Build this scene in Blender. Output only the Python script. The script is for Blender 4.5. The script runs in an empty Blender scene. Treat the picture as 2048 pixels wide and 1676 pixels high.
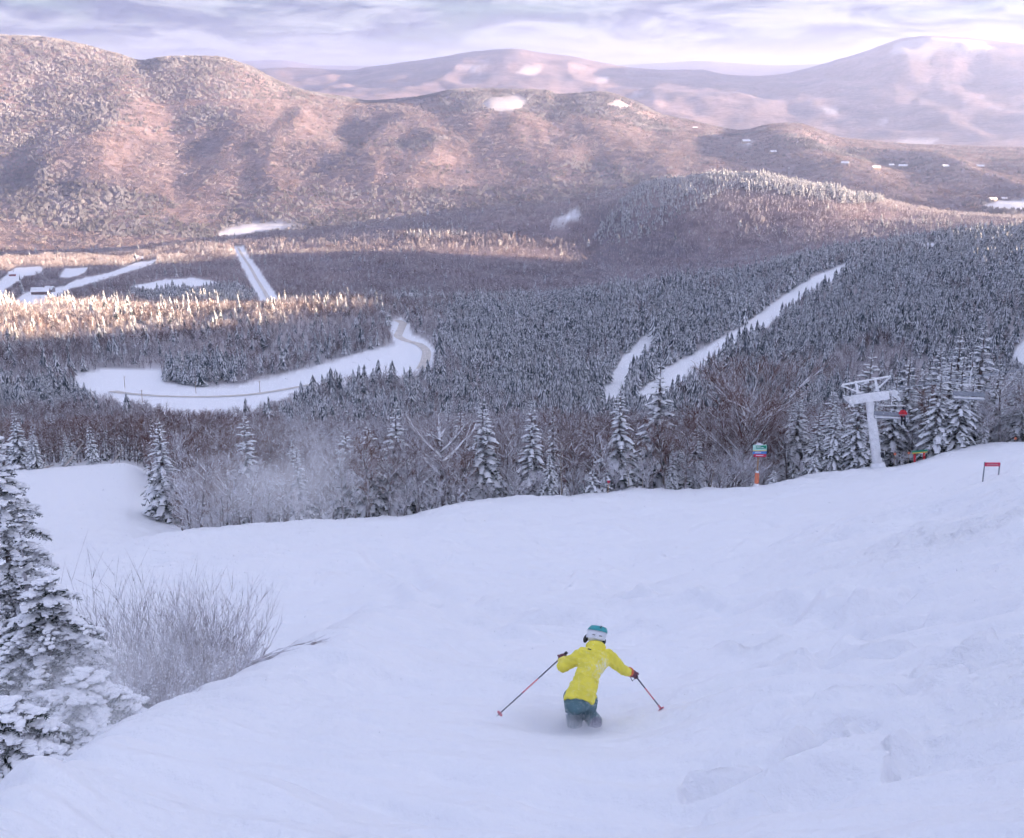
import bpy, bmesh, math, random
import numpy as np
from mathutils import Vector, Matrix, Euler

# ------------------------------------------------------------------ camera
F = 2470.0                      # focal length in photo pixels (2048 wide)
CX, CY = 1024.0, 838.0
TH = math.atan((CY - 135.0) / F)  # camera looks down by this much
sc = bpy.context.scene
cam_d = bpy.data.cameras.new('camera'); cam = bpy.data.objects.new('camera', cam_d)
sc.collection.objects.link(cam); sc.camera = cam
cam_d.sensor_width = 36.0; cam_d.lens = 36.0 * F / 2048.0
cam_d.clip_start = 0.1; cam_d.clip_end = 120000.0
cam.location = (0, 0, 0); cam.rotation_euler = (math.pi / 2 - TH, 0, 0)

# ------------------------------------------------------------------ sky, sun, exposure
SUN_EL, SUN_AZ = math.radians(5.6), math.radians(94.0)   # azimuth clockwise from the view direction
world = bpy.data.worlds.new('World'); sc.world = world; world.use_nodes = True
wn, wl = world.node_tree.nodes, world.node_tree.links
wn.clear()
def wnode(t, **k):
    n = wn.new(t)
    for a, b in k.items(): setattr(n, a, b)
    return n
out = wnode('ShaderNodeOutputWorld'); bg = wnode('ShaderNodeBackground')
sky = wnode('ShaderNodeTexSky', sky_type='NISHITA', sun_disc=False, sun_elevation=SUN_EL, sun_rotation=SUN_AZ,
            altitude=900.0, air_density=1.0, dust_density=0.4, ozone_density=3.0)
tc = wnode('ShaderNodeTexCoord')
mp = wnode('ShaderNodeMapping'); mp.inputs['Scale'].default_value = (9.0, 9.0, 48.0)
mp.inputs['Location'].default_value = (1.7, 0.3, 4.1)
n1 = wnode('ShaderNodeTexNoise'); n1.inputs['Scale'].default_value = 1.0; n1.inputs['Detail'].default_value = 5.0
n1.inputs['Roughness'].default_value = 0.55; n1.inputs['Distortion'].default_value = 0.9
r1 = wnode('ShaderNodeValToRGB'); r1.color_ramp.elements[0].position = 0.25; r1.color_ramp.elements[1].position = 0.55; r1.color_ramp.elements[0].color = (0.72, 0.72, 0.72, 1)
mp2 = wnode('ShaderNodeMapping'); mp2.inputs['Scale'].default_value = (8.0, 8.0, 42.0); mp2.inputs['Location'].default_value = (9.3, 2.2, 0.7)
n2 = wnode('ShaderNodeTexNoise'); n2.inputs['Scale'].default_value = 1.5; n2.inputs['Detail'].default_value = 7.0; n2.inputs['Roughness'].default_value = 0.6; n2.inputs['Distortion'].default_value = 0.7
r2 = wnode('ShaderNodeValToRGB'); r2.color_ramp.elements[0].position = 0.44; r2.color_ramp.elements[1].position = 0.59
r2.color_ramp.elements[0].color = (1.04, 1.08, 1.52, 1); r2.color_ramp.elements[1].color = (2.45, 2.38, 2.52, 1)
mix = wnode('ShaderNodeMix', data_type='RGBA')
wl.new(tc.outputs['Generated'], mp.inputs['Vector']); wl.new(mp.outputs[0], n1.inputs['Vector']); wl.new(n1.outputs['Fac'], r1.inputs['Fac'])
wl.new(tc.outputs['Generated'], mp2.inputs['Vector']); wl.new(mp2.outputs[0], n2.inputs['Vector']); wl.new(n2.outputs['Fac'], r2.inputs['Fac'])
wl.new(r1.outputs['Color'], mix.inputs['Factor']); wl.new(sky.outputs['Color'], mix.inputs['A']); 
sx = wnode('ShaderNodeSeparateXYZ'); wl.new(tc.outputs['Generated'], sx.inputs[0])
r3 = wnode('ShaderNodeValToRGB'); e3 = r3.color_ramp.elements
e3[0].position = 0.0; e3[0].color = (0.86, 0.83, 0.80, 1); e3[1].position = 0.30; e3[1].color = (0.89, 0.96, 1.06, 1)
q3 = e3.new(0.014); q3.color = (0.78, 0.76, 0.77, 1); q3 = e3.new(0.05); q3.color = (0.70, 0.72, 0.77, 1)
wl.new(sx.outputs['Z'], r3.inputs['Fac'])
mul = wnode('ShaderNodeMix', data_type='RGBA', blend_type='MULTIPLY'); mul.inputs['Factor'].default_value = 1.0
wl.new(r2.outputs['Color'], mul.inputs['A']); wl.new(r3.outputs['Color'], mul.inputs['B']); 
# cloud is brighter and warmer round the low sun
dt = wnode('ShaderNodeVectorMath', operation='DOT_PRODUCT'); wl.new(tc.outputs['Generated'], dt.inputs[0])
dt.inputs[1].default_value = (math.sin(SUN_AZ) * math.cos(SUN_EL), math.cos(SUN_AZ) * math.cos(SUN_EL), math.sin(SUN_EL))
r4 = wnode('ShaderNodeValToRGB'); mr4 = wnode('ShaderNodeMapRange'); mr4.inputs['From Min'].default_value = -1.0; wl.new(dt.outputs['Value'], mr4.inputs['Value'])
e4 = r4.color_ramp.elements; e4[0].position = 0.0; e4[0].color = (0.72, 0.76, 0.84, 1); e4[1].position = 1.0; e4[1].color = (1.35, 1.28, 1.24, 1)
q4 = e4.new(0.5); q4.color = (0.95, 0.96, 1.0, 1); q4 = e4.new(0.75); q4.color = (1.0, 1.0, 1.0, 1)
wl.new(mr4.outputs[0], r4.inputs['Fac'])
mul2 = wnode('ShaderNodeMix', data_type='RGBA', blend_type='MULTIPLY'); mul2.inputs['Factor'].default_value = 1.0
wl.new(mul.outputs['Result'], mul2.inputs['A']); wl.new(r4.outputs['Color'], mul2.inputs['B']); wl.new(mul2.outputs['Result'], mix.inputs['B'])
wl.new(mix.outputs['Result'], bg.inputs['Color']); bg.inputs['Strength'].default_value = 0.054
wl.new(bg.outputs[0], out.inputs['Surface'])

sun_d = bpy.data.lights.new('sun', 'SUN'); sun = bpy.data.objects.new('sun', sun_d); sc.collection.objects.link(sun)
sun_d.energy = 5.0; sun_d.angle = math.radians(0.6); sun_d.color = (1.0, 0.73, 0.50)
sdir = Vector((math.sin(SUN_AZ) * math.cos(SUN_EL), math.cos(SUN_AZ) * math.cos(SUN_EL), math.sin(SUN_EL)))
sun.rotation_euler = sdir.to_track_quat('Z', 'Y').to_euler()
sun.location = sdir * 300

sc.view_settings.view_transform = 'Standard'; sc.view_settings.look = 'None'
sc.view_settings.gamma = 1.0; sc.view_settings.use_curve_mapping = False
sc.view_settings.exposure = 3.22
sc.render.engine = 'CYCLES'
sc.cycles.use_denoising = True
sc.cycles.max_bounces = 32; sc.cycles.diffuse_bounces = 4; sc.cycles.glossy_bounces = 1
sc.cycles.use_adaptive_sampling = True; sc.cycles.adaptive_threshold = 0.03; sc.cycles.adaptive_min_samples = 12
sc.cycles.volume_bounces = 32; sc.cycles.transparent_max_bounces = 8
sc.cycles.volume_step_rate = 2.0; sc.cycles.volume_max_steps = 128

C = sc.collection
RNG = np.random.default_rng(7)

# ------------------------------------------------------------------ helpers
def rayv(px, py):
    x, u = px - CX, CY - py
    return (x, F * math.cos(TH) + u * math.sin(TH), -F * math.sin(TH) + u * math.cos(TH))
def polar(px, py):
    x, y, z = rayv(px, py); h = math.hypot(x, y)
    return math.atan2(x, y), z / h
def at(px, py, d):
    """point seen at photo pixel px,py at horizontal range d"""
    x, y, z = rayv(px, py); h = math.hypot(x, y)
    return Vector((x / h * d, y / h * d, z / h * d))
def project(x, y, z):
    c, s = math.cos(TH), math.sin(TH)
    dep = y * c - z * s; up = y * s + z * c
    dep = np.maximum(dep, 1e-6)
    return CX + F * x / dep, CY - F * up / dep

def tag(o, label=None, cat=None, group=None, kind=None):
    if label: o['label'] = label
    if cat: o['category'] = cat
    if group: o['group'] = group
    if kind: o['kind'] = kind
    return o
def empty(name, loc=(0, 0, 0), rz=0.0, scale=1.0):
    o = bpy.data.objects.new(name, None); C.objects.link(o)
    o.location = loc; o.rotation_euler = (0, 0, rz); o.scale = (scale,) * 3
    o.empty_display_size = 0.2
    return o

class MB:
    """collects polygons of one mesh"""
    def __init__(s): s.v = []; s.f = []; s.m = []
    def add(s, verts, faces, mat=0):
        b = len(s.v); s.v.extend([tuple(p) for p in verts])
        s.f.extend([tuple(i + b for i in f) for f in faces]); s.m.extend([mat] * len(faces))
    def tri(s, a, b, c, mat=0): s.add((a, b, c), ((0, 1, 2),), mat)
    def tube(s, pts, rad, n=6, mat=0, cap=True):
        pts = [Vector(p) for p in pts]
        if not isinstance(rad, (list, tuple)): rad = [rad] * len(pts)
        vs = []; prev = None
        for i, p in enumerate(pts):
            t = (pts[min(i + 1, len(pts) - 1)] - pts[max(i - 1, 0)]).normalized()
            if prev is None:
                a = t.cross(Vector((0, 0, 1)))
                if a.length < 1e-3: a = t.cross(Vector((1, 0, 0)))
            else:
                a = prev - t * prev.dot(t)
            a.normalize(); prev = a; b = t.cross(a)
            for k in range(n):
                an = 2 * math.pi * k / n
                vs.append(p + (a * math.cos(an) + b * math.sin(an)) * rad[i])
        fs = []
        for i in range(len(pts) - 1):
            for k in range(n):
                k2 = (k + 1) % n
                fs.append((i * n + k, i * n + k2, (i + 1) * n + k2, (i + 1) * n + k))
        if cap:
            fs.append(tuple(range(n - 1, -1, -1))); e = (len(pts) - 1) * n
            fs.append(tuple(range(e, e + n)))
        s.add(vs, fs, mat)
    def box(s, c, size, mat=0, M=None):
        x, y, z = [q / 2 for q in size]
        vs = [Vector(p) for p in ((-x, -y, -z), (x, -y, -z), (x, y, -z), (-x, y, -z), (-x, -y, z), (x, -y, z), (x, y, z), (-x, y, z))]
        if M is not None: vs = [M @ p for p in vs]
        s.add([p + Vector(c) for p in vs], ((3, 2, 1, 0), (4, 5, 6, 7), (0, 1, 5, 4), (1, 2, 6, 5), (2, 3, 7, 6), (3, 0, 4, 7)), mat)
    def ball(s, c, r, nu=10, nv=7, mat=0, M=None):
        if not isinstance(r, (list, tuple)): r = (r, r, r)
        vs = []; fs = []
        for i in range(nv + 1):
            t = math.pi * i / nv
            for k in range(nu):
                a = 2 * math.pi * k / nu
                p = Vector((r[0] * math.sin(t) * math.cos(a), r[1] * math.sin(t) * math.sin(a), r[2] * math.cos(t)))
                if M is not None: p = M @ p
                vs.append(p + Vector(c))
        for i in range(nv):
            for k in range(nu):
                k2 = (k + 1) % nu
                fs.append((i * nu + k, (i + 1) * nu + k, (i + 1) * nu + k2, i * nu + k2))
        s.add(vs, fs, mat)
    def mesh(s, name, mats, smooth=False):
        me = bpy.data.meshes.new(name)
        me.from_pydata([tuple(p) for p in s.v], [], s.f)
        for m in mats: me.materials.append(m)
        me.polygons.foreach_set('material_index', s.m)
        if smooth: me.polygons.foreach_set('use_smooth', [True] * len(s.f))
        me.update(); return me
    def obj(s, name, mats, parent=None, smooth=False):
        if not isinstance(mats, (list, tuple)): mats = [mats]
        o = bpy.data.objects.new(name, s.mesh(name, mats, smooth)); C.objects.link(o)
        if parent is not None: o.parent = parent
        return o

def obj(name, me, parent=None):
    o = bpy.data.objects.new(name, me); C.objects.link(o)
    if parent is not None: o.parent = parent
    return o

# ------------------------------------------------------------------ numpy noise
def _hash(ix, iy, seed):
    h = (ix.astype(np.int64) * 374761393 + iy.astype(np.int64) * 668265263 + seed * 974634777) & 0xFFFFFFFF
    h = ((h ^ (h >> 13)) * 1274126177) & 0xFFFFFFFF
    return ((h ^ (h >> 16)) & 0xFFFF) / 65535.0
def vnoise(x, y, seed=0):
    ix, iy = np.floor(x), np.floor(y); fx, fy = x - ix, y - iy
    fx = fx * fx * fx * (fx * (fx * 6 - 15) + 10); fy = fy * fy * fy * (fy * (fy * 6 - 15) + 10)
    a, b = _hash(ix, iy, seed), _hash(ix + 1, iy, seed); c, d = _hash(ix, iy + 1, seed), _hash(ix + 1, iy + 1, seed)
    return (a * (1 - fx) + b * fx) * (1 - fy) + (c * (1 - fx) + d * fx) * fy
def fbm(x, y, oct=4, seed=0, gain=0.5):
    s = 0.0; a = 1.0; t = 0.0
    for i in range(oct):
        s = s + a * (vnoise(x * 2 ** i + 17.3 * i, y * 2 ** i - 9.1 * i, seed + i) - 0.5); t += a; a *= gain
    return s / t * 2
def sstep(a, b, x):
    t = np.clip((x - a) / (b - a), 0, 1); return t * t * (3 - 2 * t)

# ------------------------------------------------------------------ materials
def mat(name):
    m = bpy.data.materials.new(name); m.use_nodes = True
    nt = m.node_tree; b = nt.nodes['Principled BSDF']
    return m, nt, b
def simple(name, col, rough=0.6, metal=0.0, noise=0.12, scale=6.0, bump=0.0):
    m, nt, b = mat(name)
    b.inputs['Roughness'].default_value = rough; b.inputs['Metallic'].default_value = metal
    t = nt.nodes.new('ShaderNodeTexCoord'); n = nt.nodes.new('ShaderNodeTexNoise'); n.inputs['Scale'].default_value = scale; n.inputs['Detail'].default_value = 4
    r = nt.nodes.new('ShaderNodeValToRGB')
    r.color_ramp.elements[0].position = 0.3; r.color_ramp.elements[1].position = 0.7
    r.color_ramp.elements[0].color = tuple(c * (1 - noise) for c in col) + (1,)
    r.color_ramp.elements[1].color = tuple(min(1, c * (1 + noise)) for c in col) + (1,)
    nt.links.new(t.outputs['Object'], n.inputs['Vector']); nt.links.new(n.outputs['Fac'], r.inputs['Fac']); nt.links.new(r.outputs['Color'], b.inputs['Base Color'])
    if bump:
        bp = nt.nodes.new('ShaderNodeBump'); bp.inputs['Strength'].default_value = bump; bp.inputs['Distance'].default_value = 0.02
        nt.links.new(n.outputs['Fac'], bp.inputs['Height']); nt.links.new(bp.outputs[0], b.inputs['Normal'])
    return m

SNOW = (0.88, 0.885, 0.92)
def ground_material():
    m, nt, b = mat('snow_ground'); N, L = nt.nodes, nt.links
    b.inputs['Roughness'].default_value = 0.55
    if 'Specular IOR Level' in b.inputs: b.inputs['Specular IOR Level'].default_value = 0.25
    geo = N.new('ShaderNodeNewGeometry')
    at1 = N.new('ShaderNodeAttribute'); at1.attribute_name = 'wood'
    at2 = N.new('ShaderNodeAttribute'); at2.attribute_name = 'near'
    # forest floor: snow mottled with brush and leaf litter
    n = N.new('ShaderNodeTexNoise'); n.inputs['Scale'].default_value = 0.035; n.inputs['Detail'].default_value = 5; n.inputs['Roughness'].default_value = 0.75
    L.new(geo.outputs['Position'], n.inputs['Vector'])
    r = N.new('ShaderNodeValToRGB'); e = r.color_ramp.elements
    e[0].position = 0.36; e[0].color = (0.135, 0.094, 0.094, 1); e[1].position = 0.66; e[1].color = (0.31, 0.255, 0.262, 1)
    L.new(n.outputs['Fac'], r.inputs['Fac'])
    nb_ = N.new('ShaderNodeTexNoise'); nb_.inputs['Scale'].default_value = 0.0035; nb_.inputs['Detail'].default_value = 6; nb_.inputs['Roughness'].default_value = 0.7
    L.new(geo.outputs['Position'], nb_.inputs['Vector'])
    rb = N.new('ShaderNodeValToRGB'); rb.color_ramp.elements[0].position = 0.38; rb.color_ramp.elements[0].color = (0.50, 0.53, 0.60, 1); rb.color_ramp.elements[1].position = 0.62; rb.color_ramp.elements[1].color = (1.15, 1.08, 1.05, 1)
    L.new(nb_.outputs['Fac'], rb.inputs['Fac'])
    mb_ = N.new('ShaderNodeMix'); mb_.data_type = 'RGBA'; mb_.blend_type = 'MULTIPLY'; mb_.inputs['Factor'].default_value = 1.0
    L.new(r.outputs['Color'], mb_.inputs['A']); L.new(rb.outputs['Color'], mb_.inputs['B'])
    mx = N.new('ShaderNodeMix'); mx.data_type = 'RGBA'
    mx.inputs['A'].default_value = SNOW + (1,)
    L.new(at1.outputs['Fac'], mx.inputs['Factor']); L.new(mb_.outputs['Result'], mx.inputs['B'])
    L.new(mx.outputs['Result'], b.inputs['Base Color'])
    # fine relief of the snow surface
    n2 = N.new('ShaderNodeTexNoise'); n2.inputs['Scale'].default_value = 4.0; n2.inputs['Detail'].default_value = 4; n2.inputs['Roughness'].default_value = 0.6
    L.new(geo.outputs['Position'], n2.inputs['Vector'])
    n3 = N.new('ShaderNodeTexNoise'); n3.inputs['Scale'].default_value = 1.3; n3.inputs['Detail'].default_value = 2
    L.new(geo.outputs['Position'], n3.inputs['Vector'])
    ad = N.new('ShaderNodeMath'); ad.operation = 'MULTIPLY_ADD'; ad.inputs[1].default_value = 2.0
    L.new(n3.outputs['Fac'], ad.inputs[0]); L.new(n2.outputs['Fac'], ad.inputs[2])
    bp = N.new('ShaderNodeBump'); bp.inputs['Distance'].default_value = 0.13
    ml = N.new('ShaderNodeMath'); ml.operation = 'MULTIPLY'; ml.inputs[1].default_value = 1.2
    L.new(at2.outputs['Fac'], ml.inputs[0]); L.new(ml.outputs[0], bp.inputs['Strength'])
    L.new(ad.outputs[0], bp.inputs['Height']); L.new(bp.outputs[0], b.inputs['Normal'])
    return m
def snow_material(name='snow_load'):
    m, nt, b = mat(name); N, L = nt.nodes, nt.links
    b.inputs['Base Color'].default_value = SNOW + (1,); b.inputs['Roughness'].default_value = 0.6
    t = N.new('ShaderNodeNewGeometry'); n = N.new('ShaderNodeTexNoise'); n.inputs['Scale'].default_value = 9; n.inputs['Detail'].default_value = 5
    bp = N.new('ShaderNodeBump'); bp.inputs['Strength'].default_value = 0.5; bp.inputs['Distance'].default_value = 0.05
    L.new(t.outputs['Position'], n.inputs['Vector']); L.new(n.outputs['Fac'], bp.inputs['Height']); L.new(bp.outputs[0], b.inputs['Normal'])
    return m
def plant_material(name, c0, c1, frost, fscale=0.9, lo=0.45, hi=0.7):
    """twig or needle colour, varied from plant to plant, with rime on part of it"""
    m, nt, b = mat(name); N, L = nt.nodes, nt.links
    b.inputs['Roughness'].default_value = 0.8
    if 'Specular IOR Level' in b.inputs: b.inputs['Specular IOR Level'].default_value = 0.1
    oi = N.new('ShaderNodeObjectInfo'); r = N.new('ShaderNodeValToRGB'); e = r.color_ramp.elements
    e[0].color = c0 + (1,); e[1].color = c1 + (1,)
    L.new(oi.outputs['Random'], r.inputs['Fac'])
    g = N.new('ShaderNodeNewGeometry'); n = N.new('ShaderNodeTexNoise'); n.inputs['Scale'].default_value = fscale; n.inputs['Detail'].default_value = 3
    L.new(g.outputs['Position'], n.inputs['Vector'])
    mr = N.new('ShaderNodeMapRange'); mr.inputs['From Min'].default_value = lo; mr.inputs['From Max'].default_value = hi; mr.inputs['To Max'].default_value = frost
    L.new(n.outputs['Fac'], mr.inputs['Value'])
    mx = N.new('ShaderNodeMix'); mx.data_type = 'RGBA'; mx.inputs['B'].default_value = (0.80, 0.80, 0.86, 1)
    L.new(mr.outputs[0], mx.inputs['Factor']); L.new(r.outputs['Color'], mx.inputs['A']); L.new(mx.outputs['Result'], b.inputs['Base Color'])
    return m
M_GROUND = ground_material()
M_SNOW = snow_material()
M_NEEDLE = plant_material('spruce_needles', (0.024, 0.036, 0.032), (0.050, 0.064, 0.052), 0.75, 3.0, 0.44, 0.70)
M_TWIG = plant_material('bare_twigs', (0.145, 0.078, 0.066), (0.23, 0.155, 0.14), 0.6, 1.1, 0.40, 0.68)
M_TWIG_RED = plant_material('reddish_twigs', (0.15, 0.070, 0.055), (0.21, 0.115, 0.09), 0.55, 1.0, 0.42, 0.72)
M_TWIG_RIME = plant_material('rimed_twigs', (0.26, 0.21, 0.21), (0.36, 0.32, 0.33), 0.8, 1.3, 0.35, 0.65)
M_TWIG_FAR = plant_material('bare_wood_far', (0.140, 0.090, 0.083), (0.225, 0.160, 0.153), 0.4, 0.02, 0.42, 0.72)
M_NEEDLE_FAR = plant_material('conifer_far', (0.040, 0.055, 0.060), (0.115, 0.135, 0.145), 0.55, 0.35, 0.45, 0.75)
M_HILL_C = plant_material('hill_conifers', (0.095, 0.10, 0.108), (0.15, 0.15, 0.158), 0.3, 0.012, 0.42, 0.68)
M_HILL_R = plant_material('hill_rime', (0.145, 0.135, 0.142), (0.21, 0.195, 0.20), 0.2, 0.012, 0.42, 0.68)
M_BARK = plant_material('bark', (0.10, 0.078, 0.072), (0.15, 0.12, 0.115), 0.65, 2.2, 0.42, 0.68)
M_BIRCH = simple('pale_bark', (0.48, 0.42, 0.36), 0.8, noise=0.3, scale=4, bump=0.3)

# ------------------------------------------------------------------ terrain: rows of features at their true distances
def row(pts):
    """pts: (px, py, d) -> sorted arrays phi, tan(elevation), d"""
    q = sorted((polar(px, py) + (d,)) for px, py, d in pts)
    return np.array(q).T
def prow(s_pts, dd, h0=2.2):
    """near slope: a plane falling by s per metre below the camera"""
    q = []
    for (px, s), d in zip(s_pts, dd if isinstance(dd, (list, tuple)) else [dd] * len(s_pts)):
        ph = polar(px, 1300)[0]; q.append((ph, -h0 / d - s, d))
    return np.array(sorted(q)).T
SL = [(-350, .41), (0, .41), (250, .41), (420, .41), (600, .41), (1024, .41), (1300, .40), (1640, .35), (2048, .285), (2400, .235)]
ROWS = [prow(SL, 0.4), prow(SL, 1.0), prow(SL, 2.2), prow(SL, 4.0),
    prow(SL, [5.0, 5.5, 7.5, 9, 11, 13, 13.5, 14, 14, 14]),
    # crest of the near slope: edge on the left, bank on the right
    row([(-350, 1790, 7.5), (0, 1612, 9.0), (250, 1480, 12.2), (420, 1395, 15.0), (600, 1300, 19), (760, 1240, 24), (1024, 1205, 29), (1200, 1198, 30), (1300, 1180, 31), (1400, 1152, 32), (1500, 1118, 33), (1640, 1062, 34), (1800, 1005, 35), (1900, 968, 36), (2048, 912, 37), (2400, 790, 40)]),
    row([(-350, 1840, 15), (0, 1660, 17), (250, 1520, 19), (420, 1430, 21.5), (600, 1330, 25), (760, 1225, 30), (1024, 1180, 36), (1200, 1180, 38), (1300, 1185, 40), (1400, 1172, 43), (1500, 1155, 45), (1640, 1110, 47), (1800, 1060, 49), (1900, 1030, 50), (2048, 985, 52), (2400, 870, 56)]),
    row([(-350, 1230, 42), (0, 1200, 44), (250, 1180, 46), (420, 1170, 47), (600, 1158, 48), (760, 1145, 50), (1024, 1128, 54), (1200, 1118, 58), (1300, 1110, 60), (1500, 1075, 64), (1640, 1042, 68), (1800, 990, 72), (1900, 955, 76), (2048, 908, 84), (2400, 820, 92)]),
    row([(-350, 1150, 74), (0, 1112, 76), (150, 1098, 78), (250, 1085, 80), (340, 1062, 83), (500, 1048, 86), (640, 1038, 88), (740, 1034, 90), (820, 1028, 92), (860, 1016, 93), (920, 1002, 96), (1000, 990, 99), (1100, 985, 101), (1200, 980, 102), (1400, 976, 103), (1520, 968, 104), (1640, 946, 106), (1700, 940, 107), (1760, 934, 108), (1830, 926, 109), (1900, 905, 111), (1960, 895, 113), (2048, 888, 115), (2400, 850, 120)]),
    row([(-350, 1140, 92), (0, 1098, 95), (150, 1085, 98), (250, 1080, 100), (340, 1085, 100), (500, 1078, 102), (820, 1052, 108), (1000, 1014, 115), (1200, 1000, 118), (1520, 990, 120), (1760, 965, 125), (1900, 935, 128), (2048, 920, 132), (2400, 880, 138)]),
    row([(-350, 960, 165), (0, 945, 165), (130, 934, 168), (240, 926, 170), (340, 960, 165), (500, 980, 160), (820, 975, 165), (1000, 965, 170), (1200, 960, 172), (1520, 950, 175), (1760, 935, 180), (2048, 900, 185), (2400, 860, 190)]),
    row([(-350, 925, 300), (0, 912, 320), (240, 905, 320), (500, 900, 320), (820, 895, 320), (1200, 890, 310), (1520, 870, 300), (1760, 850, 300), (2048, 820, 300), (2400, 770, 300)]),
    row([(-350, 850, 590), (0, 838, 600), (500, 832, 600), (820, 822, 580), (1000, 815, 560), (1200, 815, 600), (1520, 806, 600), (1760, 790, 590), (2048, 750, 580), (2400, 700, 560)]),
    row([(-350, 800, 700), (0, 790, 710), (330, 790, 715), (500, 788, 720), (820, 752, 730), (1000, 750, 720), (1200, 752, 730), (1520, 735, 710), (1760, 705, 700), (2048, 660, 690), (2400, 610, 670)]),
    row([(-350, 735, 800), (0, 725, 810), (330, 720, 820), (500, 716, 825), (800, 688, 850), (1000, 680, 870), (1200, 665, 880), (1520, 632, 900), (1760, 590, 930), (2048, 555, 940), (2400, 515, 930)]),
    row([(-350, 650, 980), (0, 642, 1000), (300, 633, 1010), (600, 616, 1040), (800, 606, 1080), (1000, 606, 1130), (1200, 592, 1190), (1330, 575, 1220), (1470, 557, 1260), (1590, 528, 1300), (1725, 500, 1330), (1880, 478, 1340), (2048, 462, 1340), (2400, 440, 1330)]),
    row([(-350, 622, 1330), (0, 612, 1340), (300, 606, 1350), (600, 603, 1380), (800, 602, 1450), (1000, 596, 1600), (1200, 590, 1800), (1330, 582, 1880), (1470, 568, 1900), (1590, 545, 1900), (1725, 520, 1900), (2048, 490, 1900), (2400, 460, 1850)]),
    row([(-350, 545, 2320), (0, 532, 2320), (300, 524, 2320), (600, 520, 2320), (800, 514, 2320), (1000, 520, 2330), (1200, 535, 2340), (1330, 532, 2350), (1400, 528, 2350), (1600, 510, 2350), (1800, 495, 2350), (2048, 480, 2350), (2400, 490, 2350)]),
    row([(-350, 540, 2960), (0, 518, 2960), (200, 508, 2960), (400, 484, 2950), (600, 459, 2930), (800, 436, 2880), (1000, 416, 2830), (1150, 399, 2790), (1250, 380, 2760), (1350, 361, 2750), (1450, 350, 2750), (1550, 357, 2750), (1650, 375, 2750), (1750, 397, 2750), (1900, 424, 2750), (2048, 434, 2750), (2400, 455, 2750)]),
    row([(-350, 535, 3150), (0, 515, 3150), (400, 495, 3150), (800, 465, 3120), (1150, 435, 3060), (1450, 415, 3040), (1750, 440, 3040), (2048, 460, 3040), (2400, 475, 3040)]),
    row([(-350, 470, 3420), (0, 464, 3420), (400, 450, 3420), (800, 438, 3400), (1150, 425, 3380), (1450, 405, 3360), (1750, 420, 3360), (2048, 425, 3360), (2400, 435, 3360)]),
    row([(-350, 330, 4000), (0, 325, 4000), (300, 318, 4000), (600, 302, 4000), (900, 292, 4000), (1200, 287, 4000), (1450, 297, 4000), (1700, 322, 4000), (2048, 350, 4000), (2400, 365, 4000)]),
    row([(-350, 190, 4500), (0, 190, 4500), (150, 186, 4500), (300, 190, 4500), (430, 178, 4500), (560, 205, 4500), (700, 232, 4500), (850, 225, 4500), (980, 208, 4500), (1090, 222, 4500), (1200, 226, 4500), (1320, 260, 4500), (1450, 283, 4500), (1590, 272, 4550), (1700, 300, 4600), (1850, 312, 4600), (2048, 325, 4600), (2400, 335, 4600)]),
    row([(-350, 66, 5200), (0, 74, 5200), (60, 75, 5200), (150, 87, 5150), (230, 107, 5100), (285, 124, 5050), (340, 117, 5000), (430, 117, 5000), (490, 132, 5000), (560, 167, 5000), (620, 187, 5000), (680, 196, 5000), (740, 205, 5000), (820, 198, 5000), (930, 178, 5000), (1000, 180, 5000), (1090, 183, 5000), (1115, 192, 5000), (1200, 188, 5000), (1270, 207, 5000), (1320, 231, 5000), (1380, 243, 5000), (1440, 257, 5000), (1480, 264, 5000), (1540, 252, 5000), (1590, 250, 5000), (1640, 264, 5000), (1700, 284, 5000), (1850, 297, 5000), (2048, 305, 5000), (2400, 310, 5000)]),
    row([(-350, 150, 6400), (0, 150, 6400), (400, 190, 6400), (800, 225, 6400), (1200, 240, 6500), (1500, 268, 6500), (1800, 278, 6500), (2048, 282, 6500), (2400, 285, 6500)]),
    row([(-350, 160, 8000), (0, 160, 8000), (600, 187, 8000), (800, 182, 8000), (1000, 172, 8000), (1200, 192, 8200), (1400, 190, 8200), (1600, 200, 8200), (1800, 195, 8200), (2048, 205, 8200), (2400, 210, 8200)]),
    row([(-350, 160, 10500), (300, 150, 10500), (500, 142, 10500), (560, 137, 10500), (640, 139, 10500), (700, 141, 10500), (740, 133, 10500), (800, 125, 10500), (880, 116, 10500), (960, 104, 10500), (1025, 98, 10500), (1080, 105, 10500), (1140, 113, 10500), (1200, 125, 10500), (1300, 139, 10500), (1400, 141, 10500), (1450, 151, 10500), (1520, 153, 10500), (1600, 141, 10400), (1680, 119, 10300), (1760, 93, 10200), (1810, 77, 10200), (1870, 71, 10200), (1920, 75, 10200), (1980, 83, 10200), (2048, 90, 10200), (2400, 140, 10300)]),
    row([(-350, 190, 14000), (400, 175, 14000), (1000, 160, 14000), (1500, 165, 14000), (2048, 160, 14000), (2400, 165, 14000)]),
    row([(-350, 130, 22000), (300, 128, 22000), (480, 122, 22000), (560, 120, 22000), (640, 131, 22000), (800, 132, 22000), (1200, 131, 22000), (1300, 127, 22000), (1400, 122, 22000), (1480, 127, 22000), (1560, 131, 22000), (1640, 128, 22000), (2048, 130, 22000), (2400, 130, 22000)]),
    row([(-350, 150, 38000), (1000, 150, 38000), (2400, 150, 38000)]),
]
PH_IN = math.radians(33.0)
ph_fine = np.linspace(-PH_IN, PH_IN, 740)
ph_r = np.concatenate([ph_fine, np.radians(np.array([34, 35.5, 37.5, 40, 43, 46, 49, 52, 55, 58, 61, 64, 67, 70, 74, 78, 82, 86, 90, 95, 100, 106, 112, 118, 125, 132, 140, 150, 160, 170, 180]))])
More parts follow.
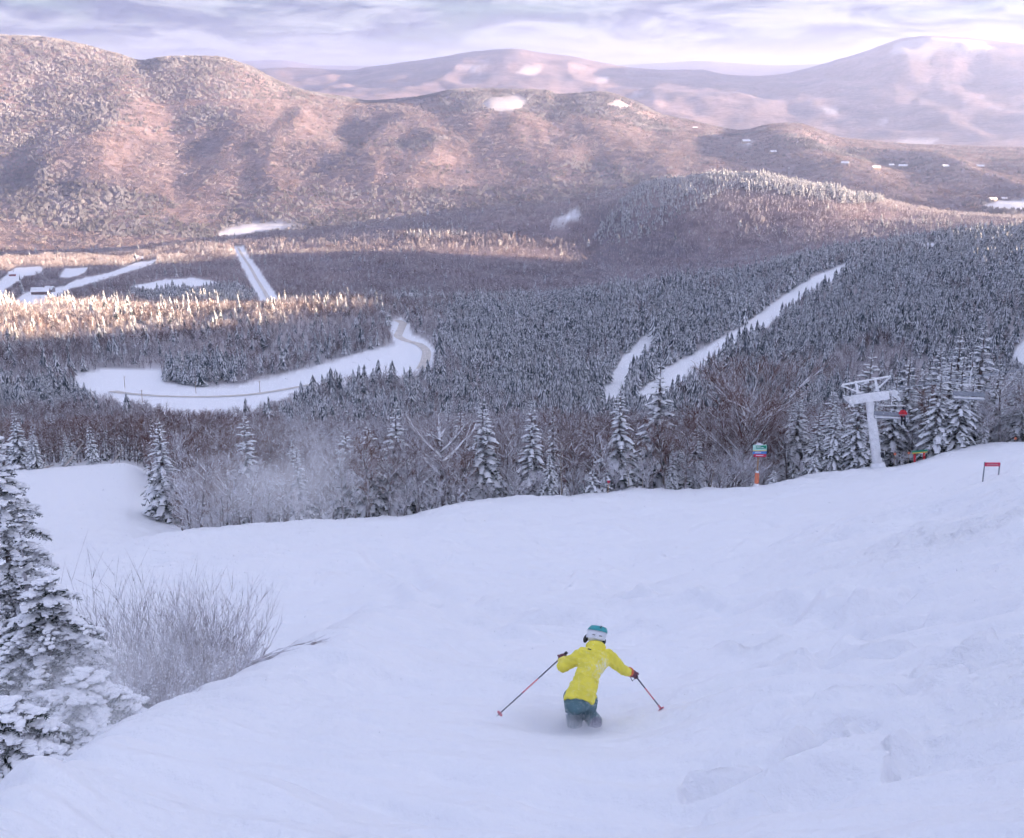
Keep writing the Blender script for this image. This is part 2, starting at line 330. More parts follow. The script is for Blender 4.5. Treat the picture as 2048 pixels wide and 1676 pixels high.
ph_l = -np.radians(np.array([34, 36, 39, 43, 48, 54, 60, 68, 76, 85, 95, 105, 120, 140, 160, 180]))[::-1]
PHI = np.concatenate([ph_l, ph_r])
DIST = np.concatenate([np.exp(np.linspace(math.log(0.4), math.log(3.2), 16))[:-1],
                       np.exp(np.linspace(math.log(3.2), math.log(125), 700))[:-1],
                       np.exp(np.linspace(math.log(125), math.log(38000), 420))])
LD = np.log(DIST)
def smooth_interp(x, xp, fp):
    """pchip through (xp, fp), constant outside"""
    h = np.diff(xp); dl = np.diff(fp) / h
    m = np.zeros_like(fp)
    w1 = 2 * h[1:] + h[:-1]; w2 = h[1:] + 2 * h[:-1]
    ok = dl[:-1] * dl[1:] > 0
    with np.errstate(divide='ignore', invalid='ignore'):
        mm = (w1 + w2) / (w1 / dl[:-1] + w2 / dl[1:])
    m[1:-1] = np.where(ok, mm, 0); m[0] = dl[0] * 0.5; m[-1] = dl[-1] * 0.5
    x = np.clip(x, xp[0], xp[-1]); i = np.clip(np.searchsorted(xp, x) - 1, 0, len(h) - 1)
    t = (x - xp[i]) / h[i]
    return (fp[i] * (1 + 2 * t) * (1 - t) ** 2 + m[i] * h[i] * t * (1 - t) ** 2 + fp[i + 1] * t * t * (3 - 2 * t) + m[i + 1] * h[i] * t * t * (t - 1))
T_rows = np.array([smooth_interp(PHI, r[0], r[1]) for r in ROWS])      # rows x columns
D_rows = np.log(np.array([smooth_interp(PHI, r[0], r[2]) for r in ROWS]))
Zg = np.zeros((len(DIST), len(PHI)))
for j in range(len(PHI)):
    Zg[:, j] = smooth_interp(LD, D_rows[:, j], T_rows[:, j]) * DIST
PP, DD = np.meshgrid(PHI, DIST)
XX, YY = np.sin(PP) * DD, np.cos(PP) * DD
# the mountain behind and right of the camera, unseen: crest shaped to cast shade ahead
def back_profile(P, D):
    deg = np.degrees(P)
    right = sstep(20, 90, deg) * (1 - sstep(150, 215, np.abs(deg)))
    rise = np.where(deg > 0, 0.20 + 0.06 * sstep(60, 130, deg), 0.0) + np.where(deg < 0, -0.22 + 0.36 * sstep(70, 180, -deg), 0.0)
    xx, yy = np.sin(P) * D, np.cos(P) * D
    crest = np.interp(yy, [-4000, 0, 500, 820, 930, 1040, 1130, 1180, 1300, 1400, 1590, 1850, 1950, 2240, 2310, 4000], [40, 80, 6, -62, -110, -132, -112, -66, -56, -60, -82, -105, -122, -136, -330, -340])
    xc = 1150.0 + 0.75 * np.maximum(0, yy - 1500)
    up = -2.2 + rise * D
    ridge = -300 + (crest + 300) * np.exp(-(np.maximum(0, np.abs(xx - xc) - 120) / 480.0) ** 2)
    ridge = np.maximum(ridge, np.minimum(up, 90 - 380 * sstep(250, 900, yy)) - 400 * sstep(900, 1300, D))
    z = np.where(deg > 0, np.minimum(up, np.maximum(ridge, -330.0) + 0 * D), np.clip(up, -330.0, 110.0 * np.exp(-((D - 700) / 1500.0) ** 2) - 260 * sstep(700, 3500, D)))
    return np.where(D > 5500, np.minimum(z, 120.0), z)
wb = np.where(PP > 0, np.where(DD > 120, sstep(math.radians(27), math.radians(35), PP), sstep(math.radians(30), math.radians(50), PP)), sstep(math.radians(33), math.radians(60), -PP))
Zg = Zg * (1 - wb) + back_profile(PP, DD) * wb
# hill relief away from the piste
rel = sstep(250, 900, DD)
nz = fbm(XX / 420, YY / 420, 5, 3) * 0.55 + fbm(XX / 1500, YY / 1500, 3, 23) * 0.45
rdg = 1 - 2 * np.abs(fbm(XX / 900, YY / 2000, 4, 61))
amp = np.where(DD < 2600, 9.0, np.where(DD < 6000, 9 + 30 * sstep(2600, 4200, DD) * (1 - 0.75 * sstep(4300, 4900, DD)), 45 * (1 - 0.8 * sstep(9000, 10200, DD))))
Zg += rel * nz * amp * np.where(DD > 13000, 0.3, 1.0)
Zg += 46 * (rdg - .5) * sstep(6200, 7800, DD) * (1 - sstep(9300, 10100, DD)) + 34 * (1 - 2 * np.abs(fbm(XX / 520, YY / 1300, 4, 71)) - .5) * sstep(3450, 3900, DD) * (1 - sstep(4300, 4950, DD))
Zg += 15 * fbm(XX / 270, YY / 270, 4, 91) * sstep(6500, 7800, DD) * (1 - sstep(11000, 13000, DD))
# gullies on the flanks of the big hill
fl = np.exp(-((DD - 4000) / 550.0) ** 2)
Zg += fl * 22 * np.abs(fbm(XX / 330, YY / 1100, 3, 51)) - fl * 8

def grid_at(G, x, y):
    x = np.asarray(x, float); y = np.asarray(y, float)
    p = np.arctan2(x, y); l = np.log(np.maximum(np.hypot(x, y), DIST[0]))
    j = np.clip(np.searchsorted(PHI, p) - 1, 0, len(PHI) - 2); i = np.clip(np.searchsorted(LD, l) - 1, 0, len(LD) - 2)
    a = np.clip((p - PHI[j]) / (PHI[j + 1] - PHI[j]), 0, 1); b = np.clip((l - LD[i]) / (LD[i + 1] - LD[i]), 0, 1)
    return (G[i, j] * (1 - a) + G[i, j + 1] * a) * (1 - b) + (G[i + 1, j] * (1 - a) + G[i + 1, j + 1] * a) * b
def ground(x, y): return grid_at(Zg, x, y)
def gz(x, y): return float(grid_at(Zg, np.array([x]), np.array([y]))[0])
def hit(px, py, d0=1.5, d1=38000):
    """where the view through a photo pixel meets the ground"""
    ph, t = polar(px, py)
    d = np.exp(np.linspace(math.log(d0), math.log(d1), 4000))
    z = ground(np.sin(ph) * d, np.cos(ph) * d)
    k = np.nonzero(z >= t * d)[0]
    d = d[k[0]] if len(k) else d1
    return Vector((math.sin(ph) * d, math.cos(ph) * d, gz(math.sin(ph) * d, math.cos(ph) * d)))

# snow relief and ski tracks on the near run
near = (1 - sstep(95, 170, DD)) * (1 - wb)
rough_r = sstep(0.3, 5.0, XX - 0.20 * YY) * (1 - sstep(30, 60, DD))            # chopped-up snow on the bank
relief = 0.32 * fbm(XX / 2.8, YY / 4.2, 3, 80) + 0.35 * fbm(XX / 11, YY / 17, 2, 85) * sstep(8, 25, DD)
wind = (XX * 0.90 - YY * 0.42, XX * 0.42 + YY * 0.90)
relief += 0.20 * fbm(wind[0] / 2.2, wind[1] / 0.5, 3, 90)
lumps = np.maximum(0, fbm(XX / 0.55, YY / 0.6, 3, 100)) ** 1.4
patchy = sstep(-0.12, 0.35, fbm(XX / 3.5, YY / 3.5, 2, 110))
relief += 0.48 * lumps * patchy * (0.08 + 0.92 * rough_r) + 0.22 * np.maximum(0, fbm(XX / 0.2, YY / 0.22, 2, 120)) * patchy * rough_r * (1 - sstep(14, 24, DD))
def track(pts, w, dep, side, lump=0.0, seed=0):
    """a groove along photo points with thrown-up snow on one side"""
    global Zg
    W = [hit(px, py) for px, py in pts]
    xs = np.array([p.x for p in W]); ys = np.array([p.y for p in W])
    t = np.linspace(0, 1, len(xs)); tt = np.linspace(0, 1, max(12, len(xs) * 6))
    xs, ys = smooth_interp(tt, t, xs), smooth_interp(tt, t, ys)
    R = 4 * w + 1
    sel = (XX > xs.min() - R) & (XX < xs.max() + R) & (YY > ys.min() - R) & (YY < ys.max() + R)
    ii = np.nonzero(sel); X, Y = XX[ii], YY[ii]
    best = np.full(X.shape, 1e9); sg = np.zeros(X.shape); par = np.zeros(X.shape)
    for k in range(len(xs) - 1):
        ax, ay, bx, by = xs[k], ys[k], xs[k + 1], ys[k + 1]; L2 = (bx - ax) ** 2 + (by - ay) ** 2 + 1e-9
        u = np.clip(((X - ax) * (bx - ax) + (Y - ay) * (by - ay)) / L2, 0, 1)
        dx, dy = X - ax - u * (bx - ax), Y - ay - u * (by - ay); d = np.hypot(dx, dy)
        s = np.sign((bx - ax) * dy - (by - ay) * dx)
        m = d < best; best[m] = d[m]; sg[m] = s[m]; par[m] = (k + u[m]) / (len(xs) - 1)
    ends = sstep(0, 0.12, par) * (1 - sstep(0.88, 1, par))
    sd = best * sg * side
    dz = -dep * np.exp(-(best / w) ** 2) + 0.6 * dep * np.exp(-((sd - 1.5 * w) / (0.7 * w)) ** 2)
    if lump: dz += 0.55 * lump * np.exp(-((sd - 1.6 * w) / (0.8 * w)) ** 2) * (0.45 + 0.8 * np.clip(fbm(X / 0.32, Y / 0.32, 3, 200 + seed) + .2, 0, .8))
    TR[ii] += dz * ends
TR = np.zeros_like(Zg)
kr = random.Random(77)
for q in range(16):                                   # swung turns all over the bowl and the runout
    x0 = kr.uniform(620, 1500); y0 = kr.uniform(1050, 1240); w0 = kr.uniform(120, 330); bow = kr.uniform(-35, 35); sl_ = kr.uniform(-.16, .05)
    pts_ = [(x0 + w0 * f, y0 + sl_ * w0 * f + bow * math.sin(math.pi * f)) for f in (0, .25, .5, .75, 1)]
    track(pts_, kr.uniform(.14, .28), kr.uniform(.09, .17), kr.choice((-1, 1)), kr.choice((0, .06)), 40 + q)
for q in range(12):                                   # chopped lines on the bank
    x0 = kr.uniform(1300, 1850); y0 = 1500 - .32 * (x0 - 1300) + kr.uniform(-200, 170); w0 = kr.uniform(90, 260); bow = kr.uniform(-20, 20); sl_ = kr.uniform(-.45, -.1)
    pts_ = [(x0 + w0 * f, max(1120 - .25 * (x0 - 1500), y0 + sl_ * w0 * f + bow * math.sin(math.pi * f))) for f in (0, .25, .5, .75, 1)]
    track(pts_, kr.uniform(.09, .18), kr.uniform(.10, .20), kr.choice((-1, 1)), kr.uniform(.05, .16), 70 + q)
track([(1655, 1222), (1700, 1216), (1770, 1190), (1850, 1150)], 0.22, 0.10, 1, 0.30, 1)
track([(1660, 1232), (1760, 1232), (1880, 1222), (2060, 1196)], 0.30, 0.20, 1, 0.05, 2)
track([(1400, 1185), (1440, 1165), (1500, 1140)], 0.25, 0.10, 1, 0.16, 3)
track([(1560, 1245), (1590, 1210), (1640, 1180)], 0.30, 0.14, -1, 0.16, 4)
track([(1520, 1305), (1600, 1300), (1645, 1325), (1640, 1365), (1610, 1390)], 0.20, 0.12, -1, 0.10, 5)
track([(1350, 1420), (1500, 1400), (1680, 1360), (1850, 1345), (2050, 1340)], 0.35, 0.10, 1, 0.12, 6)
track([(800, 1130), (870, 1180), (960, 1225), (1060, 1250), (1200, 1252)], 0.5, 0.14, 1, 0.05, 7)
track([(760, 1160), (850, 1215), (960, 1265), (1100, 1290)], 0.4, 0.12, 1, 0.06, 8)
track([(720, 1100), (800, 1150), (900, 1180), (1050, 1195), (1250, 1190)], 0.6, 0.16, -1, 0.04, 9)
track([(640, 1120), (760, 1110), (900, 1120), (1100, 1150), (1280, 1175)], 0.6, 0.14, 1, 0.0, 10)
track([(700, 1380), (860, 1350), (1000, 1310), (1110, 1280)], 0.35, 0.09, 1, 0.05, 11)
track([(1250, 1290), (1330, 1240), (1420, 1220), (1500, 1225)], 0.3, 0.08, 1, 0.10, 13)
track([(900, 1060), (1100, 1040), (1400, 1010), (1700, 965)], 0.8, 0.15, 1, 0.0, 14)
track([(700, 1085), (950, 1075), (1250, 1060), (1500, 1020)], 0.7, 0.12, -1, 0.0, 15)
track([(1560, 1600), (1700, 1530), (1880, 1490), (2060, 1480)], 0.28, 0.10, 1, 0.16, 16)
_c = at(1158, 1455, 13.0); calm = 1 - 0.85 * np.exp(-(((XX - _c.x) / 1.5) ** 2 + ((YY - _c.y) / 1.9) ** 2))
Zg += (relief * near + TR) * calm - 0.03 * np.exp(-(((XX - _c.x) / .55) ** 2 + ((YY - _c.y) / .9) ** 2))

# open land, traced where it lies
def inpoly(px, py, poly):
    c = np.zeros(px.shape, bool); n = len(poly)
    for i in range(n):
        (x1, y1), (x2, y2) = poly[i], poly[(i + 1) % n]
        if y1 == y2: continue
        c ^= ((y1 > py) != (y2 > py)) & (px < (x2 - x1) * (py - y1) / (y2 - y1) + x1)
    return c
OPEN = [  # polygon, nearest and farthest range
    ([(140, 750), (200, 738), (322, 736), (327, 764), (400, 773), (470, 771), (560, 750), (650, 727), (720, 705), (780, 690), (797, 688), (786, 665), (780, 645), (800, 635), (822, 650), (818, 666), (852, 680), (872, 700), (864, 724), (835, 737), (770, 742), (700, 757), (640, 772), (590, 786), (520, 805), (505, 832), (430, 834), (330, 815), (250, 802), (190, 780), (160, 768)], 560, 1100),
    ([(-60, 600), (0, 560), (30, 536), (82, 532), (88, 545), (50, 553), (12, 578), (0, 600), (-60, 620)], 1150, 3000),
    ([(25, 606), (50, 585), (130, 571), (150, 560), (220, 545), (270, 526), (318, 518), (302, 530), (250, 546), (200, 562), (140, 577), (112, 597), (60, 608)], 1150, 3000),
    ([(255, 574), (330, 558), (390, 556), (445, 565), (390, 574), (300, 580)], 1150, 3000),
    ([(118, 554), (130, 537), (178, 534), (170, 545), (135, 557)], 1150, 3000),
    ([(466, 492), (486, 492), (500, 515), (522, 545), (552, 590), (566, 612), (524, 610), (500, 565), (482, 530)], 1150, 3000),
    ([(1195, 812), (1215, 760), (1245, 715), (1280, 675), (1303, 660), (1312, 666), (1285, 702), (1258, 742), (1238, 800)], 300, 1300),
    ([(1262, 800), (1330, 735), (1400, 700), (1480, 655), (1550, 603), (1620, 556), (1690, 526), (1705, 532), (1630, 573), (1570, 614), (1500, 664), (1420, 714), (1360, 750), (1310, 800)], 300, 1400),
    ([(1100, 446), (1150, 420), (1164, 428), (1120, 448)], 1700, 3040),
    ([(1838, 496), (1850, 484), (1878, 488), (1862, 500)], 700, 1300),
    ([(2020, 720), (2036, 690), (2080, 650), (2080, 720)], 300, 900),
    ([(960, 212), (985, 195), (1045, 188), (1062, 205), (1040, 222), (1000, 228)], 4200, 5200),
    ([(1215, 206), (1245, 200), (1265, 212), (1240, 216)], 4200, 5200),
    ([(430, 470), (470, 452), (540, 446), (620, 448), (560, 458), (480, 474)], 3050, 3900),
    ([(1785, 284), (1830, 276), (1880, 276), (1872, 286), (1810, 290)], 5000, 9000),
    ([(1960, 412), (2000, 401), (2100, 400), (2100, 424), (1990, 418)], 2500, 4400),
    ([(1475, 287), (1490, 279), (1510, 282), (1500, 291)], 3500, 5200),
    ([(1255, 190), (1300, 178), (1312, 181), (1275, 194)], 6000, 9500), ([(1190, 162), (1225, 160), (1220, 168), (1195, 168)], 6000, 9800),
    ([(900, 140), (945, 128), (975, 130), (965, 148), (940, 150)], 8000, 10600), ([(1030, 135), (1060, 130), (1085, 138), (1070, 146), (1040, 146)], 8000, 10600),
    ([(1780, 100), (1810, 78), (1870, 70), (1960, 80), (1990, 95), (1940, 105), (1900, 96), (1850, 112), (1820, 100)], 9000, 10600),
    ([(1640, 222), (1665, 220), (1690, 226), (1660, 228)], 6000, 9000), ([(1760, 240), (1775, 238), (1785, 244), (1770, 246)], 6000, 9000),
]
def open_land(x, y, z, h=0.0):
    px, py = project(x, y, z + h); d = np.hypot(x, y); r = np.zeros(px.shape, bool)
    far_ = sstep(2500, 8000, d)
    px = px + (3.0 + 5 * far_) * fbm(x / (14 + 90 * far_), y / (14 + 90 * far_), 2, 301) + 26 * far_ * fbm(x / 320, y / 320, 4, 303)
    py = py + (1.6 + 2 * far_) * fbm(x / (14 + 90 * far_), y / (14 + 90 * far_), 2, 302) + 13 * far_ * fbm(x / 320, y / 320, 4, 304)
    for poly, a, b in OPEN:
        r |= inpoly(px, py, poly) & (d > a) & (d < b)
    return r
PXg, PYg = project(XX, YY, Zg)
opn = np.zeros(XX.shape)
for k_ in (-.36, 0, .36):
    f_ = np.exp(k_ * np.gradient(LD))[:, None]
    a_ = open_land((XX * f_).ravel(), (YY * f_).ravel(), ground(XX * f_, YY * f_).ravel())
    c_ = open_land((XX * f_).ravel(), (YY * f_).ravel(), ground(XX * f_, YY * f_).ravel(), 4.5) & (np.hypot(XX, YY).ravel() < 1450)
    opn += (a_ | c_).reshape(XX.shape) / 3.0
# the piste itself and the lower trail stay open
def piste(x, y):
    """True on the groomed run"""
    p = np.arctan2(x, y); d = np.hypot(x, y)
    edge = np.interp(p, ROWS[8][0], ROWS[8][2])
    px = CX + F * np.tan(p)                      # column at eye level
    low = (px < 340 - 1.1 * (np.clip(d, 84, 172) - 84)) & (d < 171)
    return (d < edge + 0.5) | low
wood = sstep(110, 240, DD) * (1 - opn * (1 - .68 * sstep(2600, 5000, DD))) * (~piste(XX, YY)) * (0.70 + 0.30 * sstep(1250, 1500, DD))
wood = np.where(np.abs(PP) > PH_IN, 0.7 * sstep(30, 200, DD), wood)

dcr = np.interp(PP, ROWS[5][0], ROWS[5][2]); wide_ = 0.03 + 0.75 * sstep(math.radians(-11), math.radians(-5), PP) * (1 - sstep(math.radians(3), math.radians(8), PP))
near_attr = 0.16 + 0.84 * (1 - sstep(dcr * (1 - 0.3 * wide_), dcr * (1.02 + wide_), DD))
near_attr = np.where(DD > 200, 0.0, near_attr * (0.30 + 0.70 * np.clip(0.25 + 0.75 * rough_r, 0, 1) * (0.35 + 0.65 * patchy)))
def terrain():
    nr, nc = Zg.shape
    co = np.stack([XX, YY, Zg], -1).reshape(-1, 3).astype(np.float32)
    i, j = np.meshgrid(np.arange(nr - 1), np.arange(nc - 1), indexing='ij'); a = (i * nc + j).ravel()
    q = np.stack([a, a + 1, a + nc + 1, a + nc], 1).astype(np.int32)
    me = bpy.data.meshes.new('ground')
    me.vertices.add(len(co)); me.vertices.foreach_set('co', co.ravel())
    me.loops.add(q.size); me.loops.foreach_set('vertex_index', q.ravel())
    me.polygons.add(len(q)); me.polygons.foreach_set('loop_start', np.arange(0, q.size, 4, dtype=np.int32))
    me.polygons.foreach_set('use_smooth', np.ones(len(q), bool))
    for nm, arr in (('wood', wood), ('near', near_attr)):
        at_ = me.attributes.new(nm, 'FLOAT', 'POINT'); at_.data.foreach_set('value', arr.ravel().astype(np.float32))
    me.update(calc_edges=True); me.materials.append(M_GROUND)
    o = obj('ground', me); o['kind'] = 'structure'
    return o
terrain()

# roads through the valley
M_ROAD = simple('packed_road', (0.62, 0.57, 0.53), 0.8, noise=0.18, scale=0.2)
def road(pts, w, name, d0=300, lift=0.25):
    W = [hit(px, py, d0) for px, py in pts]
    t = np.linspace(0, 1, len(W)); tt = np.linspace(0, 1, len(W) * 8)
    xs = smooth_interp(tt, t, np.array([p.x for p in W])); ys = smooth_interp(tt, t, np.array([p.y for p in W]))
    b = MB(); vs = []
    for k in range(len(xs)):
        tx, ty = np.gradient(xs)[k], np.gradient(ys)[k]; n = math.hypot(tx, ty) + 1e-9
        for s in (-1, 0, 1):
            x, y = xs[k] - ty / n * s * w / 2, ys[k] + tx / n * s * w / 2
            vs.append((x, y, gz(x, y) + lift))
    fs = []
    for k in range(len(xs) - 1):
        for s in (0, 1): fs.append((k * 3 + s, k * 3 + s + 1, k * 3 + s + 4, k * 3 + s + 3))
    b.add(vs, fs); o = b.obj(name, M_ROAD); o['kind'] = 'structure'
road([(225, 783), (259, 788), (330, 793), (395, 794), (483, 791), (549, 783), (620, 770)], 6.5, 'road')
road([(842, 738), (850, 722), (853, 706), (839, 690), (808, 680), (796, 671), (802, 658), (806, 648), (794, 641)], 6.0, 'road')
road([(476, 496), (490, 520), (508, 548), (527, 580), (540, 602)], 5.0, 'road', 1150, 0.5)

# ------------------------------------------------------------------ plants
def spruce(rng, h, rmax, whorls, nb, K, snow, droop=0.42, twig=1.0, base=0.06, power=0.85):
    """returns (trunk MB, crown MB); crown slots: 0 needles, 1 snow"""
    tr, cr = MB(), MB()
    tr.tube([(0, 0, -0.6), (0, 0, h * 0.5), (0, 0, h * 0.97)], [0.022 * h + 0.02, 0.013 * h + 0.01, 0.008], 6)
    for w in range(whorls):
        t = base + (0.985 - base) * (w / (whorls - 1)) ** 0.92
        n = max(3, int(round(nb * (1 - 0.55 * t)))); a0 = rng.uniform(0, 6.28)
        R0 = rmax * (1 - t) ** power + 0.03 * rmax
        if t < 0.15: R0 *= 0.8
        for k in range(n):
            R = R0 * rng.uniform(0.68, 1.18); a = a0 + 6.283 * k / n + rng.uniform(-.3, .3)
            z0 = t * h + rng.uniform(-.02, .02) * h; dr = droop * rng.uniform(0.7, 1.3) * (1.15 - 0.75 * t)
            ca, sa = math.cos(a), math.sin(a)
            up = 0.25 + 0.5 * t
            def P(u, lat=0.0, dz=0.0):
                r = R * u; z = z0 + R * (up * u * 0.6 - dr * u * u * 1.5) + dz
                return (ca * r - sa * lat, sa * r + ca * lat, z)
            for q in range(1, K + 1):
                u = q / K * 0.92
                L = R * 0.42 * (1.12 - 0.75 * u) * twig * rng.uniform(.75, 1.2); wd = R * 0.30 / K * 1.6 + 0.015
                for s in (-1, 1):
                    tip_u = u + 0.55 * L / R; dz = -0.28 * L * rng.uniform(.5, 1.5)
                    A, B, T = P(u - wd / R, 0), P(u + wd / R, 0), P(tip_u, s * L, dz)
                    cr.tri(A, B, T, 0)
                    if rng.random() < snow:
                        sh = 0.045 * R + 0.012; g = rng.uniform(.55, .95)
                        Ts = P(u + (tip_u - u) * g, s * L * g, dz * g + sh * 0.5)
                        cr.tri(P(u - 0.9 * wd / R, 0, sh), P(u + 0.9 * wd / R, 0, sh), Ts, 1)
            cr.tri(P(0.8, -0.05 * R), P(0.8, 0.05 * R), P(1.08, 0, -0.02 * R), 0)
            if rng.random() < snow * 1.1:          # a pillow of snow along the bough
                m = max(3, K // 2 + 1); vs = []; u0 = rng.uniform(0.12, 0.38); u1 = rng.uniform(.75, 1.03)
                for q in range(m + 1):
                    u = u0 + (u1 - u0) * q / m; pf = math.sin(math.pi * min(1, max(0, (q + 0.35) / (m + 0.7)))) ** 0.6
                    wv = R * 0.17 * pf * rng.uniform(.7, 1.25); hv = (0.10 * R + 0.03) * pf * rng.uniform(.7, 1.3)
                    vs += [P(u, -wv, 0.0), P(u, -wv * 0.45, hv * 0.8), P(u, wv * 0.45, hv * 0.85), P(u, wv, 0.0)]
                fs = []
                for q in range(m):
                    for c in range(3): fs.append((q * 4 + c, q * 4 + c + 1, q * 4 + c + 5, q * 4 + c + 4))
                cr.add(vs, fs, 1)
    # leader
    cr.tri((-0.02 * rmax, 0, 0.95 * h), (0.02 * rmax, 0, 0.95 * h), (0, 0, 1.02 * h), 0)
    cr.tri((0, -0.03 * rmax, 0.94 * h), (0, 0.03 * rmax, 0.94 * h), (0, 0, 1.0 * h), 1 if snow > .4 else 0)
    return tr, cr

def laden_spruce(rng, h, rmax, whorls, nb, K, snow, droop=0.45, base=0.05, power=0.8):
    """a spruce seen close: boughs with side twigs, needles and lumps of snow"""
    tr, cr = MB(), MB()
    tr.tube([(0, 0, -0.6), (0, 0, h * 0.5), (0, 0, h * 0.97)], [0.018 * h + 0.015, 0.011 * h + 0.008, 0.006], 7)
    lump_v = [(math.cos(a) * r, math.sin(a) * r, z) for z, r in ((-.35, .8), (.25, .85)) for a in [k * 1.0472 for k in range(6)]] + [(0, 0, .75)]
    lump_f = [(k, (k + 1) % 6, 6 + (k + 1) % 6, 6 + k) for k in range(6)] + [(6 + k, 6 + (k + 1) % 6, 12) for k in range(6)]
    def lump(p, r):
        q = rng.uniform(.7, 1.3)
        cr.add([(p[0] + v[0] * r * q * rng.uniform(.75, 1.25), p[1] + v[1] * r / q * rng.uniform(.75, 1.25), p[2] + v[2] * r * .62) for v in lump_v], lump_f, 1)
    for w in range(whorls):
        t = base + (0.985 - base) * (w / (whorls - 1)) ** 0.92; n = max(4, int(round(nb * (1 - 0.5 * t)))); a0 = rng.uniform(0, 6.28); R0 = rmax * (1 - t) ** power + 0.04 * rmax
        for k in range(n):
            R = R0 * rng.uniform(0.62, 1.2); a = a0 + 6.283 * k / n + rng.uniform(-.35, .35); z0 = t * h + rng.uniform(-.025, .025) * h
            dr = droop * rng.uniform(0.65, 1.35) * (1.15 - 0.75 * t); ca, sa = math.cos(a), math.sin(a); up = 0.25 + 0.5 * t; sw = rng.uniform(-.25, .25)
            def P(u, lat=0.0, dz=0.0):
                r = R * u; lat = lat + sw * R * u * u
                return Vector((ca * r - sa * lat, sa * r + ca * lat, z0 + R * (up * u * 0.6 - dr * u * u * 1.5) + dz))
            cr.tube([P(0), P(.5), P(1)], [.010, .007, .003], 3, 0, cap=False)
            kk = max(4, int(K * (.35 + .65 * R / rmax)))
            for q in range(1, kk + 1):
                u = .12 + q / kk * 0.88; L = R * 0.34 * (1.15 - 0.8 * u) * rng.uniform(.6, 1.3) + .03
                for s in (-1, 1):
                    A = P(u); T = P(min(1.15, u + 0.7 * L / R), s * L, -0.22 * L * rng.uniform(.3, 1.8)); ax = T - A
                    m = 3 if L < .12 else 5
                    for g in range(m):                       # needles stand off the twig both ways
                        f = (g + rng.random()) / m; c = A + ax * f; nl = .055 * (1.1 - .5 * f)
                        sd = Vector((-ax.y, ax.x, 0)).normalized() * nl; fw = ax.normalized() * nl * .9; th = ax.normalized() * .016
                        cr.tri(c - th, c + th, c + sd + fw + Vector((0, 0, rng.uniform(-.02, .01))), 0); cr.tri(c - th, c + th, c - sd + fw + Vector((0, 0, rng.uniform(-.02, .01))), 0)
                    cr.tri(A - Vector((0, 0, .006)), A + Vector((0, 0, .006)), T, 0)
                    if rng.random() < snow * .8: lump(A + ax * rng.uniform(.25, .75) + Vector((0, 0, .014)), rng.uniform(.04, .09) * (0.6 + .5 * R / rmax))
                if rng.random() < snow: lump(P(u, 0, .02), rng.uniform(.055, .125) * (0.55 + .6 * R / rmax))
    cr.tube([(0, 0, .93 * h), (0, 0, 1.02 * h)], [.012, .003], 4, 0, cap=False)
    return tr, cr

